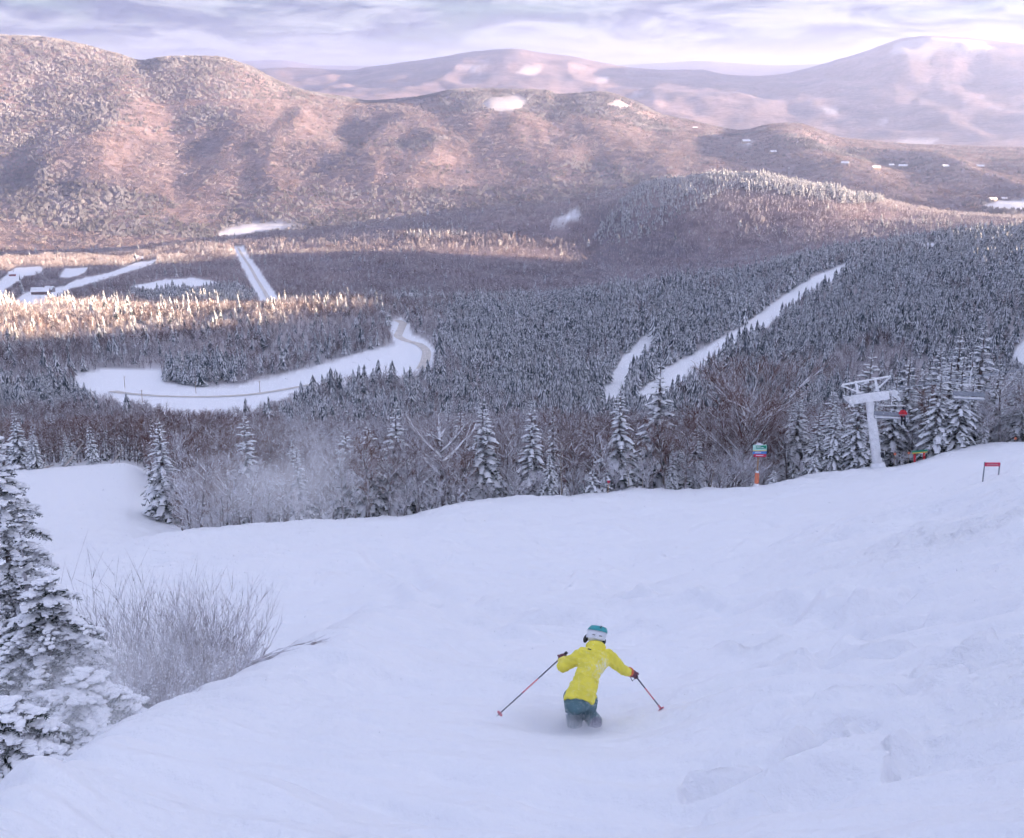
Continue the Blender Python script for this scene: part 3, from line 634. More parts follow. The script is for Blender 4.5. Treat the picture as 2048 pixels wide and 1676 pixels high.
def blade(b, p, q, w, rng, mat_=0):
    d = (q - p); s = d.cross(Vector((rng.uniform(-1, 1), rng.uniform(-1, 1), rng.uniform(-.3, .3))))
    if s.length < 1e-6: return
    s = s.normalized() * w * 0.5
    b.tri(p - s, p + s, q, mat_)
def hardwood(rng, h, spread, fork=0.3, n1=9, n2=6, n3=6, n4=0, tw=0.028, snowy=0.8, trunk_r=None, upward=0.9, lean=0.0, r1=1.0, fmax=0.95, bend=0.22):
    """returns (trunk MB [bark, snow], crown MB [twigs, snow])"""
    tr, cr = MB(), MB(); trunk_r = trunk_r or 0.012 * h + 0.02
    def limb(b, p, d, L, r, n, sides, curve, snow_s, slot=0):
        pts = [p]; dd = d.normalized()
        for i in range(n):
            dd = (dd + Vector((rng.uniform(-1, 1), rng.uniform(-1, 1), rng.uniform(-.4, .9))) * curve).normalized()
            pts.append(pts[-1] + dd * L / n)
        rad = [r * (1 - 0.75 * i / n) for i in range(n + 1)]
        b.tube(pts, rad, sides, slot, cap=False)
        if snow_s > 0:
            for i in range(n):
                a, c = pts[i], pts[i + 1]; t = (c - a).normalized()
                if abs(t.z) < 0.93 and rng.random() < snow_s:
                    s = t.cross(Vector((0, 0, 1))); s.normalize(); up = s.cross(t)
                    if up.z < 0: up = -up
                    w0, w1 = rad[i] * 1.25 + 0.008, rad[i + 1] * 1.25 + 0.008
                    a2, c2 = a + up * (rad[i] + w0 * .9), c + up * (rad[i + 1] + w1 * .9)
                    b.add([a + s * w0 + up * rad[i] * .3, a2, a - s * w0 + up * rad[i] * .3, c + s * w1 + up * rad[i + 1] * .3, c2, c - s * w1 + up * rad[i + 1] * .3],
                          [(0, 1, 4, 3), (1, 2, 5, 4)], 1)
        return pts
    base = Vector((0, 0, -0.5)); d0 = Vector((rng.uniform(-.1, .1) + lean, rng.uniform(-.1, .1), 1))
    tp = limb(tr, base, d0, h * 0.85, trunk_r, 8, 6, 0.05, 0)
    for i in range(n1):
        f = fork + (fmax - fork) * (i / max(1, n1 - 1)) ** 0.8; k = min(7, int(f * 8)); p = tp[k].lerp(tp[k + 1], f * 8 - k)
        a = i * 2.4 + rng.uniform(-.5, .5); env = math.sin(math.pi * min(1, 0.25 + 0.75 * (1 - f) / (1 - fork) * 0.9)) ** 0.7 * 0.8 + 0.2
        d = Vector((math.cos(a), math.sin(a), upward * rng.uniform(.55, 1.3)))
        L = spread * env * rng.uniform(.75, 1.15) * 1.15
        l1 = limb(tr, p, d, L, trunk_r * 0.42 * (1.15 - 0.6 * f) * r1, 5, 4, bend, snowy)
        for j in range(n2):
            g = 0.22 + 0.75 * j / n2 + rng.uniform(-.05, .05); kk = min(4, int(g * 5)); pp = l1[kk].lerp(l1[kk + 1], g * 5 - kk)
            dd = (l1[kk + 1] - l1[kk]).normalized() + Vector((rng.uniform(-1, 1), rng.uniform(-1, 1), rng.uniform(-.2, .9))) * 0.8
            L2 = L * 0.48 * (1.15 - 0.6 * g) * rng.uniform(.7, 1.2)
            l2 = limb(cr, pp, dd, L2, trunk_r * 0.13 * r1, 3, 3, 0.3, snowy * 0.8)
            for q in range(n3):
                u = rng.uniform(.15, 1); k3 = min(2, int(u * 3)); p3 = l2[k3].lerp(l2[k3 + 1], u * 3 - k3)
                d3 = (dd.normalized() + Vector((rng.uniform(-1, 1), rng.uniform(-1, 1), rng.uniform(-.3, 1.1))) * 0.85).normalized()
                e = p3 + d3 * L2 * rng.uniform(.35, .8)
                blade(cr, p3, e, tw, rng, 0)
                for s in range(n4):
                    p4 = p3.lerp(e, rng.uniform(.2, .9)); d4 = (d3 + Vector((rng.uniform(-1, 1), rng.uniform(-1, 1), rng.uniform(-.3, 1))) * 0.8).normalized()
                    blade(cr, p4, p4 + d4 * L2 * rng.uniform(.2, .45), tw * 0.7, rng, 1 if rng.random() < snowy * 0.16 else 0)
    return tr, cr

def far_conifer(rng, h, r, tiers=6, n=7, white=0.75):
    b = MB()
    for i in range(tiers):
        t0 = i / tiers; zt = h * (0.10 + 0.90 * min(1.0, (i + 1.75) / tiers)); zb = h * (0.06 + 0.90 * t0)
        R = r * (1 - t0) ** 0.9 * rng.uniform(.85, 1.15) + 0.05 * r
        for slot, sc_, dz in ((0, 1.0, 0.0), (1, 0.92, 0.035 * h)):
            a0 = rng.uniform(0, 6.28); top = (0, 0, min(h, zt) + dz * 0.4)
            for k in range(n):
                if slot == 1 and rng.random() > white: continue
                a = a0 + 6.283 * k / n + rng.uniform(-.2, .2); Rk = R * sc_ * rng.uniform(.72, 1.2); w = 3.3 / n * (0.85 if slot == 0 else 0.62)
                zz = zb + dz + rng.uniform(-.02, .02) * h
                b.add([top, (math.cos(a - w) * Rk * .62, math.sin(a - w) * Rk * .62, zz + 0.05 * h), (math.cos(a) * Rk, math.sin(a) * Rk, zz - .01 * h),
                       (math.cos(a + w) * Rk * .62, math.sin(a + w) * Rk * .62, zz + 0.05 * h)], [(0, 1, 2), (0, 2, 3)], slot)
    return b
def far_hardwood(rng, h, r, nbl=46, w=0.11):
    b = MB()
    b.tube([(0, 0, -.4), (rng.uniform(-.02, .02) * h, 0, h * .75)], [0.014 * h, 0.005 * h], 3, 2, cap=False)
    for i in range(nbl):
        f = rng.uniform(.22, .9); a = rng.uniform(0, 6.28); p = Vector((0, 0, f * h * .8))
        rr = r * math.sin(math.pi * min(1, .22 + .72 * f)) * rng.uniform(.5, 1.1)
        q = Vector((math.cos(a) * rr, math.sin(a) * rr, min(h, p.z + rr * rng.uniform(.5, 1.4) + .05 * h)))
        blade(b, p.lerp(q, rng.uniform(0, .35)), q, w * rng.uniform(.6, 1.4), rng, 1 if rng.random() < .11 else 0)
    return b

def form_collection(name, meshes):
    c = bpy.data.collections.new(name)
    for i, me in enumerate(meshes):
        o = bpy.data.objects.new('%s_form_%02d' % (name, i), me); c.objects.link(o)
    return c
def scatter(name, coll, pts, idx, scl, rot, label=None):
    """a wood that reads as one mass: points that carry trees"""
    me = bpy.data.meshes.new(name); me.vertices.add(len(pts)); me.vertices.foreach_set('co', np.asarray(pts, np.float32).ravel())
    a = me.attributes.new('pick', 'INT', 'POINT'); a.data.foreach_set('value', np.asarray(idx, np.int32))
    a = me.attributes.new('size', 'FLOAT_VECTOR', 'POINT'); a.data.foreach_set('vector', np.asarray(scl, np.float32).ravel())
    a = me.attributes.new('turn', 'FLOAT_VECTOR', 'POINT'); a.data.foreach_set('vector', np.asarray(rot, np.float32).ravel())
    me.update(); o = obj(name, me)
    ng = bpy.data.node_groups.new(name, 'GeometryNodeTree')
    ng.interface.new_socket('Geometry', in_out='INPUT', socket_type='NodeSocketGeometry'); ng.interface.new_socket('Geometry', in_out='OUTPUT', socket_type='NodeSocketGeometry')
    N, L = ng.nodes, ng.links
    gi, go = N.new('NodeGroupInput'), N.new('NodeGroupOutput'); ip = N.new('GeometryNodeInstanceOnPoints'); ci = N.new('GeometryNodeCollectionInfo')
    ci.inputs['Collection'].default_value = coll; ci.inputs['Separate Children'].default_value = True; ci.inputs['Reset Children'].default_value = True
    def na(nm, ty):
        n = N.new('GeometryNodeInputNamedAttribute'); n.data_type = ty; n.inputs['Name'].default_value = nm; return n.outputs['Attribute']
    ip.inputs['Pick Instance'].default_value = True
    e2r = N.new('FunctionNodeEulerToRotation')
    L.new(gi.outputs[0], ip.inputs['Points']); L.new(ci.outputs[0], ip.inputs['Instance'])
    L.new(na('pick', 'INT'), ip.inputs['Instance Index']); L.new(na('size', 'FLOAT_VECTOR'), ip.inputs['Scale'])
    L.new(na('turn', 'FLOAT_VECTOR'), e2r.inputs[0]); L.new(e2r.outputs[0], ip.inputs['Rotation'])
    L.new(ip.outputs[0], go.inputs[0])
    md = o.modifiers.new('trees', 'NODES'); md.node_group = ng
    tag(o, label, 'forest', kind='stuff')
    return o

# --- the woods beyond the run
prng = random.Random(11)
mid_meshes = []
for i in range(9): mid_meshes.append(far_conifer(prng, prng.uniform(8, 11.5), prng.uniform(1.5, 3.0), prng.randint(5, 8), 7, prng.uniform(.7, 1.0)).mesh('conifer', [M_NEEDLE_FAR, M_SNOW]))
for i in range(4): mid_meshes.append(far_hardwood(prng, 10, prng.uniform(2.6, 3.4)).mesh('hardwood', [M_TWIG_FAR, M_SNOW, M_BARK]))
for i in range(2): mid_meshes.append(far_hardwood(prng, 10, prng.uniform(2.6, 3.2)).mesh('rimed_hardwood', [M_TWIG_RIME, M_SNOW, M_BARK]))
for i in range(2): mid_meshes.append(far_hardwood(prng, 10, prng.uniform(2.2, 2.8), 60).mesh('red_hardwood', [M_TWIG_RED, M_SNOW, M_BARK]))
MID = form_collection('wood', mid_meshes)
CON, HWD, RIM, RED = (0, 9), (9, 13), (13, 15), (15, 17)
# clumps for the far hills
far_meshes = []
def clump(kind, n, size):
    b = MB()
    for k in range(n):
        dx, dy = prng.uniform(-size, size), prng.uniform(-size, size); hh = prng.uniform(8, 13)
        t = far_conifer(prng, hh, hh * .22, 3, 5, 0.6) if kind == 'c' else far_hardwood(prng, hh, hh * .36, 13, 0.55)
        b.add([(v[0] + dx, v[1] + dy, v[2]) for v in t.v], t.f); b.m[-len(t.f):] = t.m
    return b
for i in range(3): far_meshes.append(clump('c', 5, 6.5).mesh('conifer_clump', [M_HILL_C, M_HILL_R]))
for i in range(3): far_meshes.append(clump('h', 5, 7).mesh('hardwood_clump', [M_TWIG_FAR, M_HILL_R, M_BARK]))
FAR = form_collection('hill', far_meshes)

def visible(x, y, z, h, slack):
    """drop trees that stand well hidden behind nearer ground"""
    d = np.hypot(x, y); ok = np.ones(x.shape, bool); top = (z + h) / d
    for f in np.exp(np.linspace(math.log(0.03), math.log(0.985), 46)):
        zz = ground(x * f, y * f) / (d * f)
        ok &= (top + slack > zz)
    return ok
def candidates(d0, d1, spacing, pmax=math.radians(25.5)):
    n = int(pmax * 2 * (d1 ** 2 - d0 ** 2) / 2 / spacing ** 2)
    d = np.sqrt(RNG.uniform(d0 ** 2, d1 ** 2, n)); p = RNG.uniform(-pmax, pmax, n)
    x, y = np.sin(p) * d, np.cos(p) * d
    return x, y, ground(x, y), d
CONIFER_ZONES = [  # polygon, range, share of conifers
    ([(1180, 480), (1210, 440), (1260, 385), (1330, 345), (1450, 325), (1560, 330), (1700, 370), (1800, 400), (1700, 410), (1560, 390), (1450, 380), (1390, 420), (1330, 450), (1260, 490)], 1500, 3040, 0.93),
    ([(900, 620), (1000, 600), (1200, 580), (1500, 540), (1600, 505), (1760, 470), (2200, 420), (2200, 860), (1050, 860), (950, 760), (880, 700)], 250, 1500, 0.86),
    ([(1640, 760), (1680, 700), (1760, 680), (1850, 720), (1880, 780), (1700, 800)], 250, 1200, 0.2),
    ([(325, 770), (330, 730), (400, 720), (480, 740), (475, 775), (400, 785)], 600, 1000, 0.9),
    ([(-80, 720), (-80, 585), (820, 585), (820, 640), (320, 715)], 800, 1200, 0.10),
    ([(250, 605), (280, 578), (460, 565), (520, 600), (500, 615)], 1200, 1700, 0.8),
    ([(0, 830), (0, 780), (120, 770), (220, 790), (160, 812)], 250, 800, 0.8),
    ([(560, 850), (640, 770), (780, 740), (880, 740), (1000, 800), (1000, 860)], 200, 800, 0.55),
]
def conifer_share(x, y, z):
    px, py = project(x, y, z); d = np.hypot(x, y)
    base = 0.10 + 0.75 * sstep(0.22, 0.5, fbm(x / 160, y / 160, 3, 400))
    base = np.where((d > 1350) & (d < 3040), base * 0.12, base)
    base = np.where(d < 600, base * 0.22, base)
    mott = sstep(-.55, .25, fbm(x / 60, y / 60, 3, 405))
    for poly, a, b, s in CONIFER_ZONES:
        base = np.where(inpoly(px, py, poly) & (d > a) & (d < b), s * np.where(d < 1500, .48 + .52 * mott, 1.0), base)
    return base
def plant_wood(name, d0, d1, spacing, hmean, label, coll=None):
    x, y, z, d = candidates(d0, d1, spacing)
    keep = ~open_land(x, y, z) & ~open_land(x, y, z, hmean * 0.62) & ~open_land(x, y, z, hmean * 0.3) & ~piste(x, y) & visible(x, y, z, hmean * 1.3, 0.006)
    x, y, z, d = x[keep], y[keep], z[keep], d[keep]; n = len(x)
    con = RNG.random(n) < conifer_share(x, y, z)
    px, py = project(x, y, z)
    rime = RNG.random(n) < np.where(d < 600, np.where((px > 560) & (px < 1100), 0.75, 0.25), np.where((d < 1250) & (px < 840) & (d > 800), 0.08, np.where(d < 1000, 0.5, np.where((px > 1200) & (d > 2100), 0.85, 0.2))))  # rimed trees thickened on the far right flank, partly standing in for sunlight
    red = RNG.random(n) < np.where(d < 480, np.where(px < 560, 0.8, 0.3), 0.0)
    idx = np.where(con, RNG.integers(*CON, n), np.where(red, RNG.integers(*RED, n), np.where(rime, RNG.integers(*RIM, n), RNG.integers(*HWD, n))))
    gap = RNG.random(n) > 0.35 * sstep(.30, .55, fbm(x / 26, y / 26, 2, 415)) * (d < 1300)
    h = hmean / 10 * RNG.uniform(.55, 1.25, n) * (0.95 + .45 * fbm(x / 45, y / 45, 2, 416)) * np.where(gap, 1.0, .35) * np.where(con, RNG.uniform(.75, 1.2, n), 0.92)
    w = h * RNG.uniform(.85, 1.2, n)
    scl = np.stack([w, w, h], 1); rot = np.stack([RNG.normal(0, .03, n), RNG.normal(0, .03, n), RNG.uniform(0, 6.28, n)], 1)
    scatter(name, coll or MID, np.stack([x, y, z], 1), idx, scl, rot, label)
    return n
def joined(pair, mats, name):
    """trunk and crown of a tree as one form for the mass of the wood, 10 m tall"""
    tr, cr = pair; b = MB(); k = 10 / 8.0
    for src, off in ((tr, 0), (cr, 2)):
        n0 = len(b.v); b.v.extend([(v[0] * k, v[1] * k, v[2] * k) for v in src.v]); b.f.extend([tuple(i + n0 for i in f) for f in src.f]); b.m.extend([m_ + off for m_ in src.m])
    return b.mesh(name, mats)
near_meshes = [joined(spruce(prng, 8.0, prng.uniform(1.4, 1.9), 16, 8, 3, prng.uniform(.7, .95)), [M_BARK, M_SNOW, M_NEEDLE, M_SNOW], 'spruce') for _ in range(9)]
near_meshes += [joined(hardwood(prng, 8.0, prng.uniform(2.0, 2.6), .28, 10, 5, 6, 2, .05, .5), [M_BARK, M_SNOW, M_TWIG, M_SNOW], 'hardwood') for _ in range(4)]
near_meshes += [joined(hardwood(prng, 8.0, prng.uniform(2.0, 2.6), .28, 10, 5, 6, 2, .05, .85), [M_BARK, M_SNOW, M_TWIG_RIME, M_SNOW], 'rimed') for _ in range(2)]
near_meshes += [joined(hardwood(prng, 8.0, prng.uniform(1.5, 2.0), .25, 11, 5, 6, 3, .05, .2, upward=1.4), [M_BARK, M_SNOW, M_TWIG_RED, M_SNOW], 'reddish') for _ in range(2)]
NEARW = form_collection('edge', near_meshes)
cnt = [plant_wood('forest', 140, 360, 3.0, 8.0, 'snowy mixed forest falling away just below the wood edge', NEARW),
       plant_wood('forest', 360, 620, 3.4, 8.8, 'snowy mixed forest on the slope down to the valley field'),
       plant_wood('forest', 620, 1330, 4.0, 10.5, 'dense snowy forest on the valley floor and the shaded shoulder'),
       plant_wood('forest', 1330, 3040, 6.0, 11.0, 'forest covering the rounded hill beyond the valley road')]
def plant_hill(name, d0, d1, spacing, label):
    x, y, z, d = candidates(d0, d1, spacing)
    keep = ~open_land(x, y, z) & visible(x, y, z, 14, 0.004)
    x, y, z = x[keep], y[keep], z[keep]; n = len(x)
    share = sstep(0.08, 0.34, fbm(x / 380, y / 380, 4, 410)) * 0.85 + 0.05
    px, py = project(x, y, z)
    share = np.where((px < 620) & (py < 200), 0.7, share)                       # spruce on the summits
    share = np.where((px > 880) & (px < 1330) & (py < 225), np.maximum(share, 0.7), share)
    share = np.where((py > 375) & (px > 450) & (px < 1250), np.maximum(share, 0.6), share)
    con = RNG.random(n) < share
    idx = np.where(con, RNG.integers(0, 3, n), RNG.integers(3, 6, n))
    h = RNG.uniform(.45, .82, n); scl = np.stack([h, h, h], 1); rot = np.stack([0 * h, 0 * h, RNG.uniform(0, 6.28, n)], 1)
    scatter(name, FAR, np.stack([x, y, z], 1), idx, scl, rot, label); return n
cnt.append(plant_hill('forest', 3040, 5400, 10.5, 'frosted forest over the long sunlit hill across the valley'))
print('woods', cnt, Zg.min(), Zg.max())


# ------------------------------------------------------------------ trees along the run, one by one
trng = random.Random(5)
M_TRUNK = [M_BARK, M_SNOW]
def tree_mesh(pair, name, mats_t, mats_c):
    return pair[0].mesh(name + '_trunk', mats_t, True), pair[1].mesh(name + '_crown', mats_c)
SPR = [tree_mesh(spruce(trng, 8.0, trng.uniform(1.45, 1.95), 19, 9, 4, trng.uniform(.75, .95)), 'spruce', [M_BARK], [M_NEEDLE, M_SNOW]) for _ in range(6)]
THIN = [tree_mesh(spruce(trng, 8.0, trng.uniform(.95, 1.2), 18, 7, 3, .55, droop=.5), 'thin_spruce', [M_BARK], [M_NEEDLE, M_SNOW]) for _ in range(2)]
SAP = [tree_mesh(spruce(trng, 2.2, trng.uniform(.8, 1.05), 8, 8, 3, .95, droop=.5), 'sapling', [M_BARK], [M_NEEDLE, M_SNOW]) for _ in range(3)]
HW = [tree_mesh(hardwood(trng, 8.0, trng.uniform(2.0, 2.6), trng.uniform(.22, .35), 11, 6, 6, 4, .036, .55), 'hardwood', M_TRUNK, [M_TWIG, M_SNOW]) for _ in range(5)]
HR = [tree_mesh(hardwood(trng, 8.0, trng.uniform(1.3, 1.7), trng.uniform(.2, .35), 12, 6, 7, 4, .040, .25, upward=1.5), 'red_hardwood', M_TRUNK, [M_TWIG_RED, M_SNOW]) for _ in range(3)]
HF = [tree_mesh(hardwood(trng, 8.0, trng.uniform(2.0, 2.7), trng.uniform(.2, .3), 11, 6, 6, 4, .038, .9), 'rimed_hardwood', M_TRUNK, [M_TWIG_RIME, M_SNOW]) for _ in range(3)]
SHR = [tree_mesh(hardwood(trng, 2.4, trng.uniform(1.2, 1.5), .05, 13, 6, 5, 2, .026, .85, trunk_r=.03, upward=1.3), 'shrub', M_TRUNK, [M_TWIG_RIME, M_SNOW]) for _ in range(3)]
BIG = tree_mesh(hardwood(trng, 9.0, 5.0, .13, 17, 10, 9, 5, .032, .95, trunk_r=.17, upward=1.25, r1=1.0, fmax=.66, bend=.24), 'broad_hardwood', M_TRUNK, [M_TWIG_RED, M_SNOW])
LIMB = tree_mesh(hardwood(trng, 7.5, 3.3, .30, 9, 7, 6, 3, .030, 1.0, trunk_r=.20, upward=.8, r1=1.5), 'white_limbed', M_TRUNK, [M_TWIG, M_SNOW])
BIRCH = [tree_mesh(hardwood(trng, 8.0, 1.3, .5, 8, 5, 5, 2, .028, .5, trunk_r=.085, upward=1.4), 'birch', [M_BIRCH, M_SNOW], [M_TWIG, M_SNOW]) for _ in range(2)]
BASEH = {id(m): h for L, h in ((SPR, 8), (THIN, 8), (SAP, 2.2), (HW, 8), (HR, 8), (HF, 8), (SHR, 2.4), ([BIG], 9), ([LIMB], 7.5), (BIRCH, 8)) for m in L}
def plant(name, meshes, x, y, h, label, cat='tree', group=None, wide=1.0, tilt=(0, 0), sink=0.1):
    e = empty(name, (x, y, gz(x, y) - sink), trng.uniform(0, 6.28))
    s = h / BASEH[id(meshes)]; e.scale = (s * wide, s * wide, s); e.rotation_euler = (tilt[0], tilt[1], e.rotation_euler.z)
    obj('trunk', meshes[0], e); obj('crown', meshes[1], e)
    return tag(e, label, cat, group)
def plant_px(name, meshes, px, top, d, label, **k):
    """a tree whose tip is seen at px,top and which stands at range d"""
    p = at(px, top, d); h = p.z - gz(p.x, p.y)
    PLACED.append((p.x, p.y))
    return plant(name, meshes, p.x, p.y, max(1.0, h), label, **k)
PLACED = []
# the ones that stand out
for px, top, d, k, lab in (
    (965, 796, 104, 0, 'snow-laden spruce with bare lower trunk right of the white-limbed tree'),
    (1064, 798, 104, 1, 'full dark spruce heavy with snow clumps in the middle of the tree line'),
    (1242, 764, 106, 2, 'tall snowy spruce in front of the lower end of the left ski trail'),
    (1322, 712, 112, 3, 'very tall narrow-topped spruce left of the broad bare tree'),
    (790, 806, 100, 4, 'snowy spruce with long white boughs left of the white-limbed tree'),
    (735, 838, 98, 5, 'shorter snowy spruce second to the left of the white-limbed tree'),
    (690, 850, 99, 0, 'bushy frosted spruce in the purple thicket at the crest'),
    (487, 820, 118, 1, 'snowy spruce rising from the thicket below the valley field'),
    (316, 832, 124, 2, 'broad snowy spruce at the corner of the wood by the lower trail'),
    (592, 884, 96, 3, 'small white spruce buried in blowing snow in the thicket'),
    (1600, 775, 114, 4, 'snow-plastered spruce behind the right side of the broad bare tree'),
    (1668, 770, 112, 5, 'frosted spruce just left of the lift tower'),
    (1745, 700, 126, 0, 'spruce whose tip shows above the lift tower frame'),
    (1822, 708, 118, 1, 'broad spruce right of the lift tower behind the red-clad rider'),
    (1884, 686, 116, 2, 'very large spruce with sweeping snowy boughs beside the lift line'),
    (1924, 654, 124, 3, 'tallest dark spire among the spruces at the lift line'),
    (1972, 642, 128, 4, 'rightmost tall spruce spire standing behind the empty chair'),
    (1796, 742, 115, 3, 'spruce with drooping white boughs close behind the lift tower mast'),
    (1852, 722, 121, 5, 'dark-cored spruce between the broad one and the great one'),
    (1906, 705, 119, 0, 'dense spruce right against the great spruce'),
    (1948, 700, 121, 1, 'bushy spruce between the two tallest spires'),
    (2002, 715, 124, 2, 'spruce right of the empty chair behind the frosted tree'),
    (2040, 735, 121, 4, 'spruce at the very right edge of the tree line'),
    (1640, 812, 110, 2, 'low full spruce at the snow edge between sign and tower'),
    (26, 812, 172, 5, 'leftmost dark spruce behind the top of the lower trail'),
    (62, 846, 168, 1, 'second spruce standing at the top edge of the lower trail'),
    (128, 862, 172, 2, 'small spruce behind the leaning pale trunks of the lower trail'),
    ):
    plant_px('spruce_tree', SPR[k], px, top, d, lab, wide=1.4 if px in (1884, 1822) else 1.22)
plant_px('spruce_tree', THIN[0], 1106, 798, 106, 'thin ragged spruce next to the full dark spruce', wide=.9)
plant_px('spruce_tree', THIN[1], 1590, 890, 109, 'slim frosted spruce right of the trail sign')
plant_px('hardwood_tree', BIG, 1488, 728, 110, 'broad round bare tree with white limbs behind the trail sign', wide=1.05)
plant_px('hardwood_tree', LIMB, 884, 826, 101, 'bare tree with thick snow-covered limbs at the crest of the run')
plant_px('hardwood_tree', HF[0], 2020, 740, 120, 'frosted bare tree spreading at the far right of the lift line', wide=1.5)
plant_px('hardwood_tree', HF[1], 1985, 800, 116, 'low frosted tree under the empty chair', wide=1.4)
for px, top, d, lab in ((1126, 838, 105, 'pale birch leaning beside the thin ragged spruce'), (1262, 880, 104, 'slender birch with curved foot at the snow edge'), (1290, 862, 106, 'straight pale birch between two spruces'), (1425, 895, 106, 'small pale birch left of the trail sign')):
    plant_px('birch_tree', BIRCH[trng.randrange(2)], px, top, d, lab, tilt=(trng.uniform(-.05, .05), trng.uniform(-.1, .1)))
# leaning dead trunks beside the lower trail
M_DEAD = simple('grey_dead_wood', (0.42, 0.38, 0.36), .85, noise=.25)
for a, b_, lab in (((128, 938), (166, 886), 'long pale dead trunk leaning at the lower trail'), ((223, 928), (245, 897), 'short pale dead trunk leaning at the corner of the wood'), ((84, 945), (108, 930), 'stubby dead log lying at the lower trail edge')):
    p, q = at(a[0], a[1], 169), at(b_[0], b_[1], 170); p.z = gz(p.x, p.y) - .1
    m = MB(); m.tube([p, p.lerp(q, .5) + Vector((.05, 0, .05)), q], [.16, .12, .06], 6); m.tube([p.lerp(q, .6), p.lerp(q, .75) + Vector((.5, 0, .3))], [.05, .02], 4)
    tag(m.obj('dead_trunk', M_DEAD), lab, 'dead tree')
# low growth at the foot of the tree line
for px, d, h, lab in ((1185, 102.5, 2.6, 'squat snow-buried spruce by the small red marker'), (1132, 101.6, 1.3, 'round snow mound of a young spruce left of the marker'), (1085, 101.5, 1.8, 'low snowy spruce at the foot of the full dark spruce'),
                      (1545, 105, 1.5, 'low snow-covered bush right of the trail sign post'), (1625, 106.5, 2.2, 'white bushy sapling at the edge left of the lift tower'), (1210, 103, 2.4, 'snowy sapling right of the small red marker'),
                      (1955, 113.5, 2.2, 'clump of small white saplings near the right end of the tree line'), (1925, 112.5, 1.6, 'tiny snow-plastered sapling under the great spruce'), (1330, 104, 1.3, 'low snowy sapling beneath the very tall spruce')):
    ph = polar(px, 980)[0]
    plant('spruce_sapling', SAP[trng.randrange(3)], math.sin(ph) * d, math.cos(ph) * d, h, lab, 'sapling', wide=1.1)
# the wood behind them
nfill = {'s': 0, 'h': 0, 'r': 0, 'f': 0, 'b': 0}
def edge_d(p): return float(np.interp(p, ROWS[8][0], ROWS[8][2]))
tries = 0; FILL = []
while sum(nfill.values()) < 470 and tries < 9000:
    tries += 1
    px = trng.uniform(240, 2110); depth = trng.random() ** 1.6 * 46 + 0.8
    p = math.atan((px - CX) / F / math.cos(TH) * 1.0); d = edge_d(p) + depth
    x, y = math.sin(p) * d, math.cos(p) * d
    if bool(piste(np.array([x]), np.array([y]))[0]): continue
    if any((x - a) ** 2 + (y - b) ** 2 < 1.15 ** 2 for a, b in PLACED): continue
    u = trng.random()
    if px < 640: k = 'h' if u < .36 else 'r' if u < .50 else 'f' if u < .90 else 's' if u < .94 else 'b'
    elif px < 900: k = 's' if u < .1 else 'h' if u < .5 else 'f' if u < .85 else 'r' if u < .92 else 'b'
    elif px < 1640: k = 's' if u < .06 else 'r' if u < .48 else 'h' if u < .82 else 'f' if u < .9 else 'b'
    else: k = 's' if u < .45 else 'f' if u < .75 else 'h' if u < .9 else 'r'
    if depth < 4.5 and trng.random() < .5 and k != 's': k = 'b'
    if 1450 < px < 1540 and depth < 8: k = 'b'
    if 1735 < px < 1800 and depth < 4: continue
    PLACED.append((x, y)); nfill[k] += 1
    h = {'s': trng.uniform(4.5, 7.8), 'h': trng.uniform(5.0, 7.6), 'r': trng.uniform(5.2, 7.8), 'f': trng.uniform(4.2, 6.8), 'b': trng.uniform(1.5, 3.4)}[k]
    if px > 1640 and k != 'b': h *= 1.15
    if px < 640: h *= .92
    if 560 < px < 700 and k == 's': h *= .7
    L = {'s': SPR, 'h': HW, 'r': HR, 'f': HF, 'b': SHR}[k]
    nm = {'s': 'spruce_tree', 'h': 'hardwood_tree', 'r': 'hardwood_tree', 'f': 'hardwood_tree', 'b': 'leafless_shrub'}[k]
    FILL.append((k, px, depth, plant(nm, L[trng.randrange(len(L))], x, y, h, None, 'shrub' if k == 'b' else 'tree', {'s': 'spruces of the wood edge', 'h': 'brown hardwoods of the wood edge', 'r': 'reddish hardwoods of the wood edge', 'f': 'frosted hardwoods of the wood edge', 'b': 'shrubs of the wood edge'}[k], wide=trng.uniform(.9, 1.2))))
for q in range(34):                                  # brush and trees down the side of the lower trail
    t_ = (q + trng.random()) / 34; d = 87 + 80 * t_; px = 346 - 1.1 * (d - 84) * .97 + trng.random() ** 1.5 * 75; p = math.atan((px - CX) / F); x, y = math.sin(p) * d, math.cos(p) * d
    k = trng.choice('hfbrffb'); h = {'h': 6.0, 'r': 6.2, 'f': 5.4, 'b': 2.6}[k] * trng.uniform(.75, 1.15); L = {'h': HW, 'r': HR, 'f': HF, 'b': SHR}[k]; nfill[k] += 1
    FILL.append((k, px, 60 + d, plant('leafless_shrub' if k == 'b' else 'hardwood_tree', L[trng.randrange(len(L))], x, y, h, None, 'shrub' if k == 'b' else 'tree', {'h': 'brown hardwoods of the wood edge', 'r': 'reddish hardwoods of the wood edge', 'f': 'frosted hardwoods of the wood edge', 'b': 'shrubs of the wood edge'}[k], wide=1.1)))
MARKS = [(262, 'the top of the lower trail'), (316, 'the corner spruce'), (400, 'the left thicket'), (490, 'the thicket spruce'), (595, 'the small white spruce'), (690, 'the bushy frosted spruce'), (790, 'the long-boughed spruce'), (885, 'the white-limbed tree'), (965, 'the bare-trunked spruce'), (1064, 'the full dark spruce'),
         (1150, 'the leaning birch'), (1216, 'the small red marker'), (1322, 'the very tall spruce'), (1420, 'the small birch'), (1490, 'the broad bare tree'), (1600, 'the plastered spruce'), (1668, 'the towerside spruce'), (1757, 'the lift tower'), (1822, 'the red-clad rider'), (1900, 'the great spruce'), (1972, 'the empty chair'), (2060, 'the right frame edge')]
